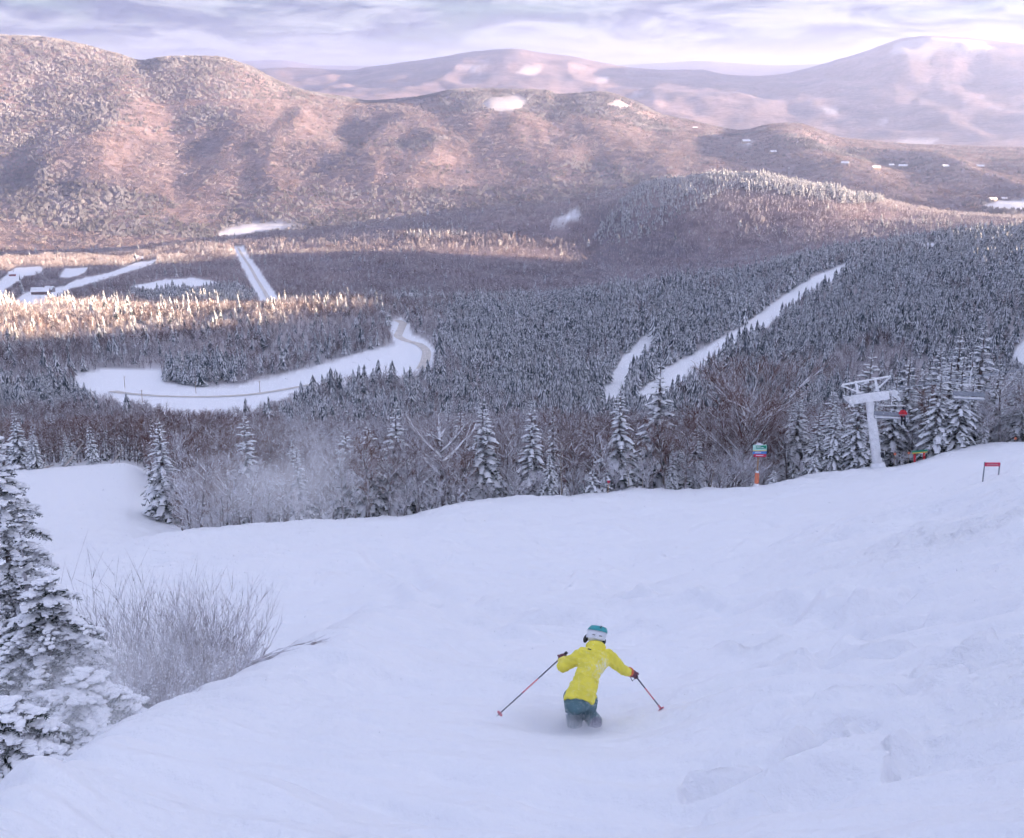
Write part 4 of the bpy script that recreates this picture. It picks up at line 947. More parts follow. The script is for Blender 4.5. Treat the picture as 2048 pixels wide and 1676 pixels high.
ORD = ['nearest', 'second', 'third', 'fourth', 'fifth', 'sixth', 'seventh', 'eighth', 'ninth', 'tenth', 'eleventh', 'twelfth', 'thirteenth', 'fourteenth', 'fifteenth', 'sixteenth', 'seventeenth', 'eighteenth', 'nineteenth', 'twentieth']
KIND = {'s': 'snowy spruce', 'h': 'bare brown hardwood', 'r': 'reddish bare hardwood', 'f': 'frosted grey hardwood', 'b': 'low rimed shrub'}
bins = {}
for k, px, depth, e in FILL:
    m_ = min(MARKS, key=lambda q: abs(q[0] - px)); bins.setdefault((k, m_[1], px < m_[0]), []).append((depth, e))
for (k, mk_, lft), L in bins.items():
    for i, (dep_, e) in enumerate(sorted(L, key=lambda q: q[0])):
        e['label'] = '%s %s from the snow edge, %s of %s' % (ORD[min(i, len(ORD) - 1)], KIND[k], 'left' if lft else 'right', mk_[4:] if False else mk_)
print('wood edge', nfill)

# ------------------------------------------------------------------ spruces and brush in the hollow on the left
hrng = random.Random(21)
def hero(px, top, d, hmin, rmax, whorls, nb, K, snow, droop, lab, base=.05, dz=0.0):
    p = at(px, top, d); h = max(hmin, p.z - gz(p.x, p.y)); t, c = laden_spruce(hrng, h, rmax, whorls, nb, K, snow, droop, base=base)
    e = empty('spruce_tree', (p.x, p.y, p.z - h)); t.obj('trunk', [M_BARK], e, True); c.obj('crown', [M_NEEDLE, M_SNOW], e)
    return tag(e, lab, 'tree')
hero(-12, 868, 25, 4, 1.5, 32, 12, 14, 1.0, .46, 'tall snow-covered spruce cut by the left frame edge')
hero(36, 1030, 22.5, 3, .60, 20, 8, 10, .30, .10, 'slender young dark green spruce in front of the tall one')
hero(88, 1165, 19, 2.5, 2.0, 22, 14, 18, .97, .56, 'low wide spruce with boughs bent under thick snow')
hero(12, 1405, 13.5, 1.5, 1.35, 15, 14, 15, 1.0, .58, 'snow-buried spruce in the lower corner under blowing powder')
hero(165, 1345, 15.8, 1.3, 1.25, 13, 13, 14, 1.0, .55, 'low snow-heaped spruce between the wide spruce and the bushes')
M_BRUSH = plant_material('alder_stems', (0.25, 0.205, 0.21), (0.33, 0.28, 0.285), 0.85, 5.0, 0.34, 0.60)
def bush(px, top, d, spread, n, lab, lean=0.0):
    """stems rising from one stool and fanning out"""
    p = at(px, top, d); zb = gz(p.x, p.y) - .1; h = p.z - zb
    st, sn = MB(), MB()
    for i in range(n):
        a = hrng.uniform(0, 6.28); r0 = hrng.uniform(0, .35); L = h * hrng.uniform(.45, .93); sp = spread * hrng.random() ** .6
        b0 = Vector((math.cos(a) * r0, math.sin(a) * r0, 0)); pts = [b0]
        dirv = Vector((math.cos(a) * sp / h + lean, math.sin(a) * sp / h, 1)).normalized()
        for k in range(5):
            dirv = (dirv + Vector((hrng.uniform(-.2, .2), hrng.uniform(-.2, .2), .05))).normalized(); pts.append(pts[-1] + dirv * L / 5)
        r = hrng.uniform(.005, .010)
        st.tube(pts, [r, r * .85, r * .7, r * .55, r * .4, r * .2], 4, cap=False)
        for k in range(1, 6):
            for q in range(hrng.randint(2, 5)):
                s0 = pts[k - 1].lerp(pts[k], hrng.random()); dv = (dirv + Vector((hrng.uniform(-1, 1), hrng.uniform(-1, 1), hrng.uniform(-.1, .8))) * .75).normalized()
                e0 = s0 + dv * L * hrng.uniform(.10, .26); st.tube([s0, s0.lerp(e0, .5) + Vector((0, 0, .01)), e0], [r * .45, r * .35, r * .15], 3, cap=False)
                if hrng.random() < .18: sn.ball(s0.lerp(e0, .4) + Vector((0, 0, .006)), (.016, .016, .010), 5, 3)
            if hrng.random() < .2 and k < 4: sn.ball(pts[k] + Vector((0, 0, .006)), (hrng.uniform(.012, .03), hrng.uniform(.012, .03), hrng.uniform(.01, .02)), 5, 4)
    e = empty('leafless_bush', (p.x, p.y, zb)); st.obj('stems', M_BRUSH, e); sn.obj('snow_load', M_SNOW, e, True)
    return tag(e, lab, 'bush')
bush(175, 1095, 21.5, .75, 34, 'thin-stemmed bush just right of the young dark spruce')
bush(265, 1150, 21, 1.2, 100, 'dense twiggy bush half lost in blowing snow')
bush(345, 1140, 20.5, 1.3, 105, 'tall twiggy bush in the middle of the hollow')
bush(425, 1160, 20.5, 1.5, 120, 'widest dark bush fanning out near the snow edge')
bush(465, 1255, 18.5, .7, 34, 'low bush at the right end of the hollow', lean=.25)
bush(215, 1260, 17.5, .9, 60, 'small bush crowding the low wide spruce')
bush(300, 1290, 16.5, .9, 70, 'low bush on the near side of the hollow')
bush(385, 1300, 17, .9, 70, 'low dense bush below the widest dark bush')
m = MB()
for q in range(7):
    a = hrng.uniform(-.35, .5); s = Vector((0, 0, 0)); e_ = Vector((hrng.uniform(.8, 1.7), hrng.uniform(-.3, .3), .15 + a * .5)); mid = s.lerp(e_, .5) + Vector((0, 0, hrng.uniform(-.05, .1)))
    m.tube([s, mid, e_], [.014, .010, .004], 4, cap=False)
    for w in range(5):
        f = hrng.uniform(.3, .95); c = s.lerp(e_, f) if hrng.random() < .3 else mid.lerp(e_, f); m.tube([c, c + Vector((hrng.uniform(.05, .3), hrng.uniform(-.1, .1), hrng.uniform(-.12, .2)))], [.006, .002], 3, cap=False)
p = at(492, 1330, 17.5); p.z = max(p.z, gz(p.x, p.y) + .05); o = m.obj('bare_branch', M_BRUSH); o.location = p
tag(o, 'bare branches reaching out over the snow from the hollow', 'branch')

# ------------------------------------------------------------------ ski lift
M_WHITE = simple('rimed_steel', (0.90, 0.90, 0.92), .6, noise=.10, scale=3, bump=.3)
M_STEEL = simple('grey_steel', (0.30, 0.32, 0.36), .45, .5, .15)
M_RED = simple('red_cloth', (0.60, 0.03, 0.045), .7, noise=.2)
M_ORANGE = simple('orange_foam', (0.72, 0.22, 0.12), .7, noise=.15)
M_DARK = simple('dark_cloth', (0.02, 0.022, 0.03), .7, noise=.3)
M_GREENB = simple('green_paint', (0.01, 0.28, 0.16), .5, noise=.08); M_BLUEB = simple('blue_paint', (0.06, 0.22, 0.55), .5, noise=.08)
M_REDB = simple('red_paint', (0.62, 0.03, 0.09), .5, noise=.08); M_YELB = simple('yellow_paint', (0.75, 0.55, 0.12), .5, noise=.08)
M_WHITEB = simple('white_paint', (0.78, 0.80, 0.82), .5, noise=.05); M_POST = simple('wooden_post', (0.36, 0.24, 0.15), .8, noise=.25, scale=4)
M_MINT = simple('pale_green_paint', (0.45, 0.72, 0.62), .5, noise=.06)

TD = 106.0
base = at(1757, 932, TD); base.z = gz(base.x, base.y) - .2
headp = at(1738, 795, TD + 1.2)
tower = empty('lift_tower', base)
up = (headp - base).normalized(); H = (headp - base).length
ex = Vector((1, -.10, .085)).normalized(); ex = (ex - up * ex.dot(up)).normalized(); ey = up.cross(ex)
def TP(x, y, z): return ex * x + ey * y + up * z
m = MB(); m.tube([TP(0, 0, 0), TP(0, 0, H * .55), TP(0, 0, H - .2)], [.46, .40, .34], 16); m.obj('mast', M_WHITE, tower, True)
m = MB(); m.tube([TP(0, 0, -.1), TP(0, 0, .55)], [.72, .62], 12); m.obj('snow_footing', M_SNOW, tower, True)
m = MB(); m.box(TP(0, 0, 0), (1, 1, 1)); m.v = [tuple(TP(.1 + x * 3.1, y * .7, H + z * .72)) for x, y, z in [(-.5, -.5, -.5), (.5, -.5, -.5), (.5, .5, -.5), (-.5, .5, -.5), (-.5, -.5, .5), (.5, -.5, .5), (.5, .5, .5), (-.5, .5, .5)]]
m.obj('crossarm', M_WHITE, tower)
for x in (-.85, .80):
    m = MB(); m.tube([TP(x, 0, H + .3), TP(x - .1, 0, H + 1.55)], .11, 6); m.obj('frame_post', M_WHITE, tower)
m = MB(); m.tube([TP(-2.1, 0, H + 1.38), TP(2.05, 0, H + 1.58)], .09, 6); m.obj('top_rail', M_WHITE, tower)
for a, b_ in (((-2.2, 1.34), (-.35, .34)), ((1.95, 1.5), (.45, .4))):
    m = MB(); m.tube([TP(a[0], 0, H + a[1]), TP(b_[0], 0, H + b_[1])], .075, 6); m.obj('brace', M_WHITE, tower)
for x in (-1.75, 2.1):
    m = MB(); m.box(TP(x, 0, H - .05), (.18, 3.0, .22), 0, Matrix.Identity(3)); a = m.obj('sheave_beam', M_WHITE, tower)
    for k in range(6):
        m = MB(); m.tube([TP(x - .07, -1.3 + .52 * k, H + .16), TP(x + .07, -1.3 + .52 * k, H + .16)], .20, 12); m.obj('sheave_wheel', M_WHITE, a)
m = MB()
for k in range(14): m.tube([TP(-.25, -.5, .8 + k * .42), TP(.25, -.5, .8 + k * .42)], .02, 4)
m.tube([TP(-.25, -.5, .5), TP(-.25, -.46, H - .3)], .022, 4); m.tube([TP(.25, -.5, .5), TP(.25, -.46, H - .3)], .022, 4); m.obj('ladder', M_WHITE, tower)
m = MB(); m.box(TP(.42, -.35, 1.2), (.3, .2, .4)); m.obj('control_box', M_DARK, tower)
tag(tower, 'white frosted lift tower with crossarm at the edge of the run', 'lift tower')
# haul ropes follow the lift line: up to the right towards us, down and away to the left
line = Vector((.30, -.80, .30)).normalized()
for x, lab in ((-1.75, 'thin haul rope over the outer arm of the lift tower'), (2.1, 'thin haul rope carrying the chairs right of the lift tower')):
    c = base + TP(x, 0, H + .39); m = MB()
    far = c - Vector((line.x, line.y, 0)).normalized() * 60; far.z = c.z - 21; nr = c + Vector((line.x, line.y, 0)).normalized() * 75; nr.z = c.z + 27
    m.tube([far, far.lerp(c, .5) - Vector((0, 0, .4)), c, c.lerp(nr, .5) - Vector((0, 0, .5)), nr], .022, 5)
    tag(m.obj('haul_rope', M_STEEL), lab, 'cable')
def chair(px, py, d, w, lab, yaw):
    e = empty('lift_chair', at(px, py, d), yaw)
    m = MB(); m.box((0, 0, 0), (w, .48, .07)); m.obj('seat', M_STEEL, e)
    m = MB(); m.box((0, .25, .30), (w, .06, .34)); m.obj('backrest', M_STEEL, e)
    m = MB(); m.box((0, 0, .055), (w * .97, .42, .04)); m.obj('snow_load', M_SNOW, e)
    for s in (-1, 1):
        m = MB(); m.tube([(s * w / 2, -.1, 0), (s * w / 2, .28, .1), (s * w / 2, .30, .75), (s * w * .42, .3, 1.0)], .03, 6); m.obj('side_frame', M_STEEL, e)
    m = MB(); m.tube([(-w * .42, .3, 1.0), (w * .42, .3, 1.0)], .035, 6); m.obj('top_bar', M_WHITE, e)
    m = MB(); m.tube([(0, .3, 1.0), (0, .3, 1.7), (0, .12, 2.2), (0, 0, 2.45)], .04, 6); m.obj('hanger', M_WHITE, e)
    m = MB(); m.tube([(-w / 2, -.45, .42), (w / 2, -.45, .42)], .025, 6)
    for s in (-1, 1): m.tube([(s * w / 2, .28, .5), (s * w / 2, -.45, .42)], .02, 5)
    m.obj('safety_bar', M_STEEL, e)
    return tag(e, lab, 'chairlift chair')
ch1 = chair(1782, 836, 103.5, 2.7, 'lift chair with a red-clad rider right of the tower', -.15)
ch2 = chair(1938, 797, 98.0, 2.3, 'empty lift chair hanging in front of the rightmost spruces', -.2)

# ------------------------------------------------------------------ people: one skin, clothes as parts
def solid(parts, voxel, smooth=6, name='body'):
    """fuse overlapping shapes (an MB) into one continuous surface"""
    me = parts.mesh(name, []); o = bpy.data.objects.new(name, me); C.objects.link(o)
    r = o.modifiers.new('fuse', 'REMESH'); r.mode = 'VOXEL'; r.voxel_size = voxel
    if smooth: q = o.modifiers.new('soft', 'SMOOTH'); q.factor = .5; q.iterations = smooth
    dg = bpy.context.evaluated_depsgraph_get(); ev = o.evaluated_get(dg); nm = bpy.data.meshes.new_from_object(ev)
    bpy.data.objects.remove(o); nm.polygons.foreach_set('use_smooth', [True] * len(nm.polygons)); nm.name = name
    return nm
# rider on the chair, seen small from behind
M_SKIN = simple('skin', (0.50, 0.30, 0.23), .6, noise=.06)
def rider(loc, yaw):
    b = MB(); b.tube([(0, .05, .12), (0, .06, .35), (0, .04, .58)], [.17, .15, .16], 10); b.ball((0, .0, .80), (.095, .11, .13), 10, 8); b.tube([(0, .03, .55), (0, .01, .74)], [.07, .06], 8)
    for s in (-1, 1):
        b.tube([(s * .15, .05, .55), (s * .25, -.02, .33), (s * .16, -.28, .30)], [.07, .06, .05], 8); b.tube([(s * .1, .05, .12), (s * .12, -.38, .10), (s * .13, -.42, -.35)], [.10, .08, .06], 8)
    o = obj('person', solid(b, .035, 3)); o.data.materials.append(M_DARK); o.location = loc; o.rotation_euler = (0, 0, yaw)
    j = MB(); j.tube([(0, .05, .05), (0, .07, .3), (0, .05, .56), (0, .03, .66)], [.22, .20, .21, .10], 10)
    for s in (-1, 1): j.tube([(s * .15, .05, .56), (s * .28, -.02, .33), (s * .17, -.26, .30)], [.10, .085, .07], 8)
    q = obj('jacket', solid(j, .035, 3), o); q.data.materials.append(M_RED)
    h = MB(); h.ball((0, 0, .84), (.125, .14, .13), 10, 8); h.obj('helmet', M_DARK, o, True)
    f = MB()
    for s in (-1, 1): f.box((s * .13, -.5, -.42), (.11, .30, .12))
    f.obj('boots', M_DARK, o)
    return tag(o, 'rider in a red jacket sitting on the lift chair', 'person')
rider(ch1.location + Vector((.95, -.05, .05)), -.15)

# ------------------------------------------------------------------ signs and markers
def foot(px, d):
    ph = polar(px, 970)[0]; x, y = math.sin(ph) * d, math.cos(ph) * d
    return Vector((x, y, gz(x, y)))
f = foot(1513, 101.5); sg = empty('trail_sign', f)
sh = 2470 / 105.0
m = MB(); m.tube([(0, 0, -.2), (.02, 0, 3.0), (.03, 0, 3.75)], .075, 8); m.obj('post', M_POST, sg, True)
m = MB(); m.tube([(0, 0, .22), (0, 0, .3), (0, 0, 1.12), (0, 0, 1.2)], [.14, .19, .19, .15], 10); m.obj('orange_pad', M_ORANGE, sg, True)
m = MB(); m.tube([(0, 0, 1.2), (0, 0, 1.36)], [.16, .13], 10); m.obj('pad_snow', M_SNOW, sg, True)
m = MB(); m.tube([(0, 0, -.15), (0, 0, .16), (0, 0, .26)], [.36, .24, .10], 10); m.obj('snow_foot', M_SNOW, sg, True)
yb = -.09
def panel(name, z0, z1, w, mt, y=yb, t=.03, x=.08):
    m = MB(); m.box((x, y, (z0 + z1) / 2), (w, t, z1 - z0)); return m.obj(name, mt, sg)
g = panel('green_panel', 3.20, 3.68, 1.18, M_MINT); panel('green_field', 3.36, 3.62, .86, M_GREENB, yb - .02, .01, .20)
panel('yellow_strip', 3.12, 3.195, 1.18, M_YELB); b_ = panel('blue_panel', 2.88, 3.115, 1.18, M_BLUEB); panel('red_panel', 2.62, 2.875, 1.06, M_REDB, yb, .03, .13)
for z, x0, w, h in ((3.50, -.02, .34, .07), (3.44, .30, .20, .05), (3.00, -.05, .50, .05), (2.75, .10, .60, .06)): panel('lettering', z - h / 2, z + h / 2, w, M_WHITEB, yb - .03, .008, x0)
panel('panel_end', 2.88, 3.70, .10, M_DARK, yb + .02, .05, .72)
m = MB(); m.tube([(-.3, -.09, 3.70), (.3, -.09, 3.72)], [.05, .07], 6); m.ball((0, -.08, 3.78), (.16, .1, .09), 8, 5); m.obj('snow_cap', M_SNOW, sg, True)
tag(sg, 'trail sign of green, blue and red boards on padded post', 'sign')
f = hit(1981, 958); bs = empty('banner_sign', f)
sc_ = (f.length) / F                              # metres per pixel there
W, Hh = 28 * sc_, 32 * sc_
for s, top in ((-.5, 1.0), (.5, .96)):
    m = MB(); m.tube([(s * W, 0, -.5), (s * W, 0, Hh * top)], .018, 6); m.obj('post', M_STEEL, bs)
m = MB(); m.box((0, -.01, Hh * .86), (W * 1.02, .03, Hh * .22)); m.obj('banner', M_REDB, bs)
for k in range(9):
    m = MB(); m.box((-W * .34 + k * W * .085, -.03, Hh * .86), (W * .05, .006, Hh * .09)); m.obj('lettering', simple('faded_print', (.70, .35, .38), .6) if k == 0 else bpy.data.materials['faded_print'], bs)
tag(bs, 'red banner between two thin posts on the bank', 'sign')
f = foot(1216, 101.4); mk = empty('trail_marker', f)
m = MB(); m.tube([(0, 0, -.2), (.04, 0, .95)], .045, 8); m.obj('stake', M_POST, mk, True)
m = MB(); m.box((.04, -.03, 1.02), (.22, .05, .24)); m.obj('red_plate', M_REDB, mk)
m = MB(); m.ball((.04, 0, 1.2), (.16, .14, .10), 8, 6); m.obj('snow_cap', M_SNOW, mk, True)
tag(mk, 'small snow-capped red marker on a stake at the tree line', 'marker')
for px, py, d, lab in ((1710, 922, 109.2, 'orange disc marker left of the lift tower foot'), (1689, 930, 108.4, 'lower orange disc marker farthest left of the tower'), (1790, 908, 110.5, 'orange disc marker right of the lift tower foot'), (1818, 906, 110.8, 'bright orange disc marker next to the striped banner'), (2030, 884, 115.0, 'orange disc marker at the right end of the tree line')):
    p = at(px, py, d); g0 = gz(p.x, p.y); e = empty('marker_disc', (p.x, p.y, g0)); hgt = max(.5, p.z - g0)
    m = MB(); m.tube([(0, 0, -.2), (0, 0, hgt)], .02, 6); m.obj('pole', M_POST, e)
    m = MB(); m.tube([(0, -.03, hgt), (0, .03, hgt)], .12, 14); m.obj('disc', M_ORANGE, e)
    tag(e, lab, 'marker')
p = at(1840, 908, 109.6); e = empty('striped_banner', (p.x, p.y, gz(p.x, p.y))); hz = max(.8, p.z - e.location.z)
for s in (-1, 1):
    m = MB(); m.tube([(s * .42, 0, -.2), (s * .42, 0, hz - .1)], .10, 8); m.obj('padded_post', M_RED, e, True)
m = MB(); m.box((0, -.12, hz + .10), (1.35, .04, .16)); m.obj('green_stripe', M_GREENB, e)
m = MB(); m.box((0, -.12, hz - .035), (1.35, .04, .10)); m.obj('yellow_stripe', M_YELB, e)
e.rotation_euler = (0, -.10, 0); tag(e, 'striped green and yellow banner on two red padded posts', 'banner')
# utility poles in the valley
for px, py, lab in ((250, 776, 'utility pole standing in the open valley field'), (285, 806, 'utility pole on the near side of the valley road at its left end'), (392, 787, 'utility pole on the far side of the valley road below the tree island'), (520, 786, 'utility pole where the valley road nears the wood')):
    g0 = hit(px, py, 500); m = MB(); m.tube([(0, 0, -.3), (0, 0, 7.2)], [.17, .12], 6); e = empty('utility_pole', g0); m.obj('pole', M_POST, e)
    m = MB(); m.box((0, 0, 6.7), (2.0, .14, .14)); m.obj('crossarm', M_POST, e); tag(e, lab, 'utility pole')
# houses across the valley
M_WALLS = [simple('brown_boards', (.16, .09, .07), .8), simple('grey_boards', (.30, .28, .28), .8), simple('red_boards', (.28, .07, .06), .8), simple('tan_boards', (.46, .38, .30), .8)]
M_PANE = simple('dark_pane', (.03, .035, .05), .15, noise=.05)
def house(px, py, d0, w, dp, h, yaw, k, lab):
    g0 = hit(px, py, d0); e = empty('house', g0, yaw); m = MB()
    m.add([(-w / 2, -dp / 2, -2), (w / 2, -dp / 2, -2), (w / 2, dp / 2, -2), (-w / 2, dp / 2, -2), (-w / 2, -dp / 2, h), (w / 2, -dp / 2, h), (w / 2, dp / 2, h), (-w / 2, dp / 2, h), (-w / 2, 0, h + dp * .36), (w / 2, 0, h + dp * .36)],
          [(0, 1, 5, 4), (1, 2, 6, 9, 5), (2, 3, 7, 6), (3, 0, 4, 8, 7)]); m.obj('wall', M_WALLS[k], e)
    r = MB(); o = .7; ry = dp / 2 + o; rz = h - o * .72
    for s in (-1, 1):
        r.add([(-w / 2 - o, s * ry, rz), (w / 2 + o, s * ry, rz), (w / 2 + o, 0, h + dp * .36 + .05), (-w / 2 - o, 0, h + dp * .36 + .05), (-w / 2 - o, s * ry, rz + .6), (w / 2 + o, s * ry, rz + .6), (w / 2 + o, 0, h + dp * .36 + .75), (-w / 2 - o, 0, h + dp * .36 + .75)],
              [(0, 1, 2, 3), (4, 5, 6, 7), (0, 1, 5, 4), (1, 2, 6, 5), (3, 0, 4, 7)])
    ro = r.obj('roof', M_SNOW, e); c = MB(); c.box((w * .2, 0, h + dp * .36 + 1.0), (1, 1, 1.6)); c.obj('chimney', M_WALLS[0], ro)
    n = max(2, int(w / 4))
    for q in range(n):
        c = MB(); c.box((-w / 2 + w * (q + .5) / n, -dp / 2 - .03, h * .5), (1.2, .08, 1.3)); c.obj('window', M_PANE, e)
    return tag(e, lab, 'house')
house(82, 589, 1250, 20, 10, 4.5, .1, 0, 'long dark farmhouse in the snowy field at the left')
house(100, 584, 1250, 10, 8, 4, -.2, 1, 'smaller building at the right end of the farmhouse')
house(25, 552, 1250, 9, 7, 3.5, .3, 2, 'small shed in the leftmost field')
house(280, 521, 1250, 12, 9, 4, .2, 0, 'lone cabin at the upper end of the long field')
for px, py, d0, w, k, lab in ((1492, 286, 3500, 26, 3, 'large house in the clearing high on the far hill'), (1546, 307, 3300, 20, 3, 'house alone in the woods below the hill knoll'), (1690, 330, 3000, 22, 1, 'house left of the far village'), (1752, 339, 3000, 24, 3, 'tan house at the near end of the far village'),
                             (1806, 336, 3000, 26, 3, 'long tan building in the middle of the far village'), (1782, 333, 3000, 18, 1, 'small grey house between the two tan village buildings'), (1890, 336, 3000, 22, 1, 'grey house on the slope right of the far village'), (1960, 336, 3000, 22, 0, 'brown house farthest to the right across the valley'),
                             (1985, 402, 2600, 20, 3, 'barn beside the white field at the right edge'), (2008, 400, 2600, 16, 1, 'second barn beside the white field at the right edge'), (1390, 258, 4000, 18, 0, 'cabin near the ridge of the far hill')):
    house(px, py, d0, w, w * .55, w * .24, trng.uniform(-.5, .5), k, lab)

# ------------------------------------------------------------------ the skier
SD = 13.1
def J(px, py, dd=0.0): return at(px, py, SD + dd)
M_YEL = simple('yellow_shell', (0.84, 0.73, 0.075), .65, noise=.10, scale=9, bump=.25)
def dusted(m, lo, hi, sc_=38.0):
    nt = m.node_tree; N, L = nt.nodes, nt.links; b_ = N['Principled BSDF']; src = b_.inputs['Base Color'].links[0].from_socket
    t_ = N.new('ShaderNodeTexCoord'); n_ = N.new('ShaderNodeTexNoise'); n_.inputs['Scale'].default_value = sc_; n_.inputs['Detail'].default_value = 4
    n0 = N.new('ShaderNodeTexNoise'); n0.inputs['Scale'].default_value = 3.2; ad = N.new('ShaderNodeMath'); ad.operation = 'ADD'
    mr_ = N.new('ShaderNodeMapRange'); mr_.inputs['From Min'].default_value = lo; mr_.inputs['From Max'].default_value = hi; mr_.inputs['To Max'].default_value = .8
    mx_ = N.new('ShaderNodeMix'); mx_.data_type = 'RGBA'; mx_.inputs['B'].default_value = SNOW + (1,)
    L.new(t_.outputs['Object'], n_.inputs['Vector']); L.new(t_.outputs['Object'], n0.inputs['Vector']); L.new(n_.outputs['Fac'], ad.inputs[0]); L.new(n0.outputs['Fac'], ad.inputs[1])
    L.new(ad.outputs[0], mr_.inputs['Value']); L.new(mr_.outputs[0], mx_.inputs['Factor']); L.new(src, mx_.inputs['A']); L.new(mx_.outputs['Result'], b_.inputs['Base Color'])
    return m
dusted(M_YEL, 1.15, 1.50)
M_TEAL = simple('slate_teal_trousers', (0.085, 0.17, 0.20), .75, noise=.2, scale=8, bump=.2)
dusted(M_TEAL, 1.05, 1.4); M_HELM = simple('teal_helmet', (0.03, 0.33, 0.35), .3, noise=.08); M_HWHITE = simple('white_shell', (0.74, 0.76, 0.82), .35, noise=.04)
M_BLACK = simple('black_rubber', (0.015, 0.015, 0.02), .5, noise=.2); M_GLOVE = simple('plum_glove', (0.16, 0.05, 0.07), .7, noise=.45, scale=30)
M_GLOVE_O = simple('orange_trim', (0.75, 0.15, 0.05), .6, noise=.15); M_PINK = simple('coral_shaft', (0.70, 0.22, 0.26), .35, noise=.1); M_SHAFT = simple('grey_shaft', (0.16, 0.16, 0.20), .3, .5, .1)
M_BOOT = simple('grey_boot', (0.20, 0.20, 0.28), .4, noise=.2); M_SKI = simple('ski_top', (0.30, 0.12, 0.14), .35, noise=.3)
hipL, hipR = J(1147, 1392, .05), J(1175, 1398, .05); pelvis = J(1162, 1390, .08); waist = J(1176, 1352, .22); chest = J(1187, 1322, .40); neck = J(1190, 1296, .56); head = J(1192, 1272, .68)
shL, shR = J(1166, 1308, .46), J(1213, 1312, .46)
elL, haL = J(1126, 1333, .50), J(1125, 1317, .86)
elR, haR = J(1238, 1333, .62), J(1261, 1345, .80)
knL, knR = J(1148, 1432, .32), J(1176, 1424, .36); ftL, ftR = J(1152, 1482, .05), J(1192, 1448, .12)
vx = (hipR - hipL).normalized()
axis = (chest - pelvis).normalized(); fwd = vx.cross(axis).normalized()
if fwd.y < 0: fwd = -fwd
b = MB()
def oval(b, pts, rx, ry, n=18):
    """stack of ovals across the body"""
    vs, fs = [], []
    for p, a, c in zip(pts, rx, ry):
        for k in range(n):
            t = 6.28318 * k / n; vs.append(Vector(p) + vx * math.cos(t) * a + fwd * math.sin(t) * c)
    for i in range(len(pts) - 1):
        for k in range(n): fs.append((i * n + k, i * n + (k + 1) % n, (i + 1) * n + (k + 1) % n, (i + 1) * n + k))
    fs.append(tuple(range(n - 1, -1, -1))); fs.append(tuple(range((len(pts) - 1) * n, len(pts) * n))); b.add(vs, fs)
oval(b, [pelvis - axis * .08, pelvis, waist, chest, neck - axis * .06], [.14, .15, .12, .16, .07], [.10, .11, .09, .11, .06])
b.tube([neck - axis * .08, neck, head], [.06, .055, .055], 10); b.ball(head, (.075, .095, .11), 14, 10)
b.ball(head + fwd * .09 - axis * .02, (.016, .022, .03), 6, 5)                                 # nose
for s in (-1, 1): b.ball(head + vx * .075 * s - axis * .01, (.014, .022, .032), 6, 5)            # ears
for a_, b1, c_ in ((shL, elL, haL), (shR, elR, haR)): b.tube([a_, a_.lerp(b1, .5), b1, b1.lerp(c_, .5), c_], [.055, .05, .042, .038, .030], 10)
for a_, b1, c_ in ((hipL, knL, ftL), (hipR, knR, ftR)): b.tube([a_, a_.lerp(b1, .5), b1, b1.lerp(c_, .4), c_], [.085, .075, .058, .055, .04], 10)
person = obj('person', solid(b, .014, 4)); person.data.materials.append(M_SKIN)
tag(person, 'skier in a yellow jacket seen from behind carving through powder', 'person')
# jacket
j = MB(); hem = pelvis - axis * .10
oval(j, [hem, pelvis - axis * .02, pelvis + axis * .10, waist, waist.lerp(chest, .5), chest + axis * .03, chest + axis * .11, neck - axis * .02], [.178, .182, .168, .150, .165, .188, .165, .085], [.150, .150, .140, .125, .135, .145, .125, .08], 24)
for a_, b1, c_ in ((shL, elL, haL), (shR, elR, haR)):
    cf = b1.lerp(c_, .80); j.tube([a_ - (a_ - chest) * .25, a_, a_.lerp(b1, .5), b1, b1.lerp(cf, .5), cf], [.085, .090, .082, .074, .068, .060], 14)
me = solid(j, .011, 7, 'jacket')
co = np.empty(len(me.vertices) * 3); me.vertices.foreach_get('co', co); co = co.reshape(-1, 3); no = np.empty(len(me.vertices) * 3); me.vertices.foreach_get('normal', no); no = no.reshape(-1, 3)
rel_ = co - np.array(pelvis); h_ = rel_ @ np.array(axis); l_ = rel_ @ np.array(vx)
wr = 0.018 * fbm(h_ / .045 + .6 * l_ / .1, l_ / .17, 2, 600) + .010 * fbm(co[:, 0] / .05, co[:, 2] / .05, 2, 610)
seam = -.012 * np.exp(-((h_ - .19) / .006) ** 2) - .004 * np.exp(-((h_ - .40) / .006) ** 2)
co += no * (wr + seam)[:, None]; me.vertices.foreach_set('co', co.ravel()); me.update()
jk = obj('jacket', me, person); jk.data.materials.append(M_YEL)
hd = MB(); hc = neck + axis * .00 - fwd * .055
hd.ball(hc, (.125, .085, .075), 18, 10, 0, Matrix((vx, fwd, axis)).transposed()); hd.ball(neck - axis * .07 - fwd * .085, (.105, .055, .075), 16, 8, 0, Matrix((vx, fwd, axis)).transposed()); hd.tube([neck - axis * .05, neck + axis * .055], [.105, .100], 16)
hm = solid(hd, .011, 5, 'hood'); ho = obj('hood', hm, jk); hm.materials.append(M_YEL)
def strip(name, pts, r, mt, par): m = MB(); m.tube(pts, r, 6); return m.obj(name, mt, par, True)
R3 = Matrix((vx, fwd, axis)).transposed()
strip('hood_fold', [neck - axis * .105 - fwd * .125 - vx * .09, neck - axis * .128 - fwd * .142, neck - axis * .105 - fwd * .125 + vx * .09], .006, M_YEL, ho)
m = MB(); m.box(chest + axis * .085 - vx * .10 - fwd * .140, (.045, .004, .012), 0, R3); m.obj('logo_mark', M_BLACK, jk)
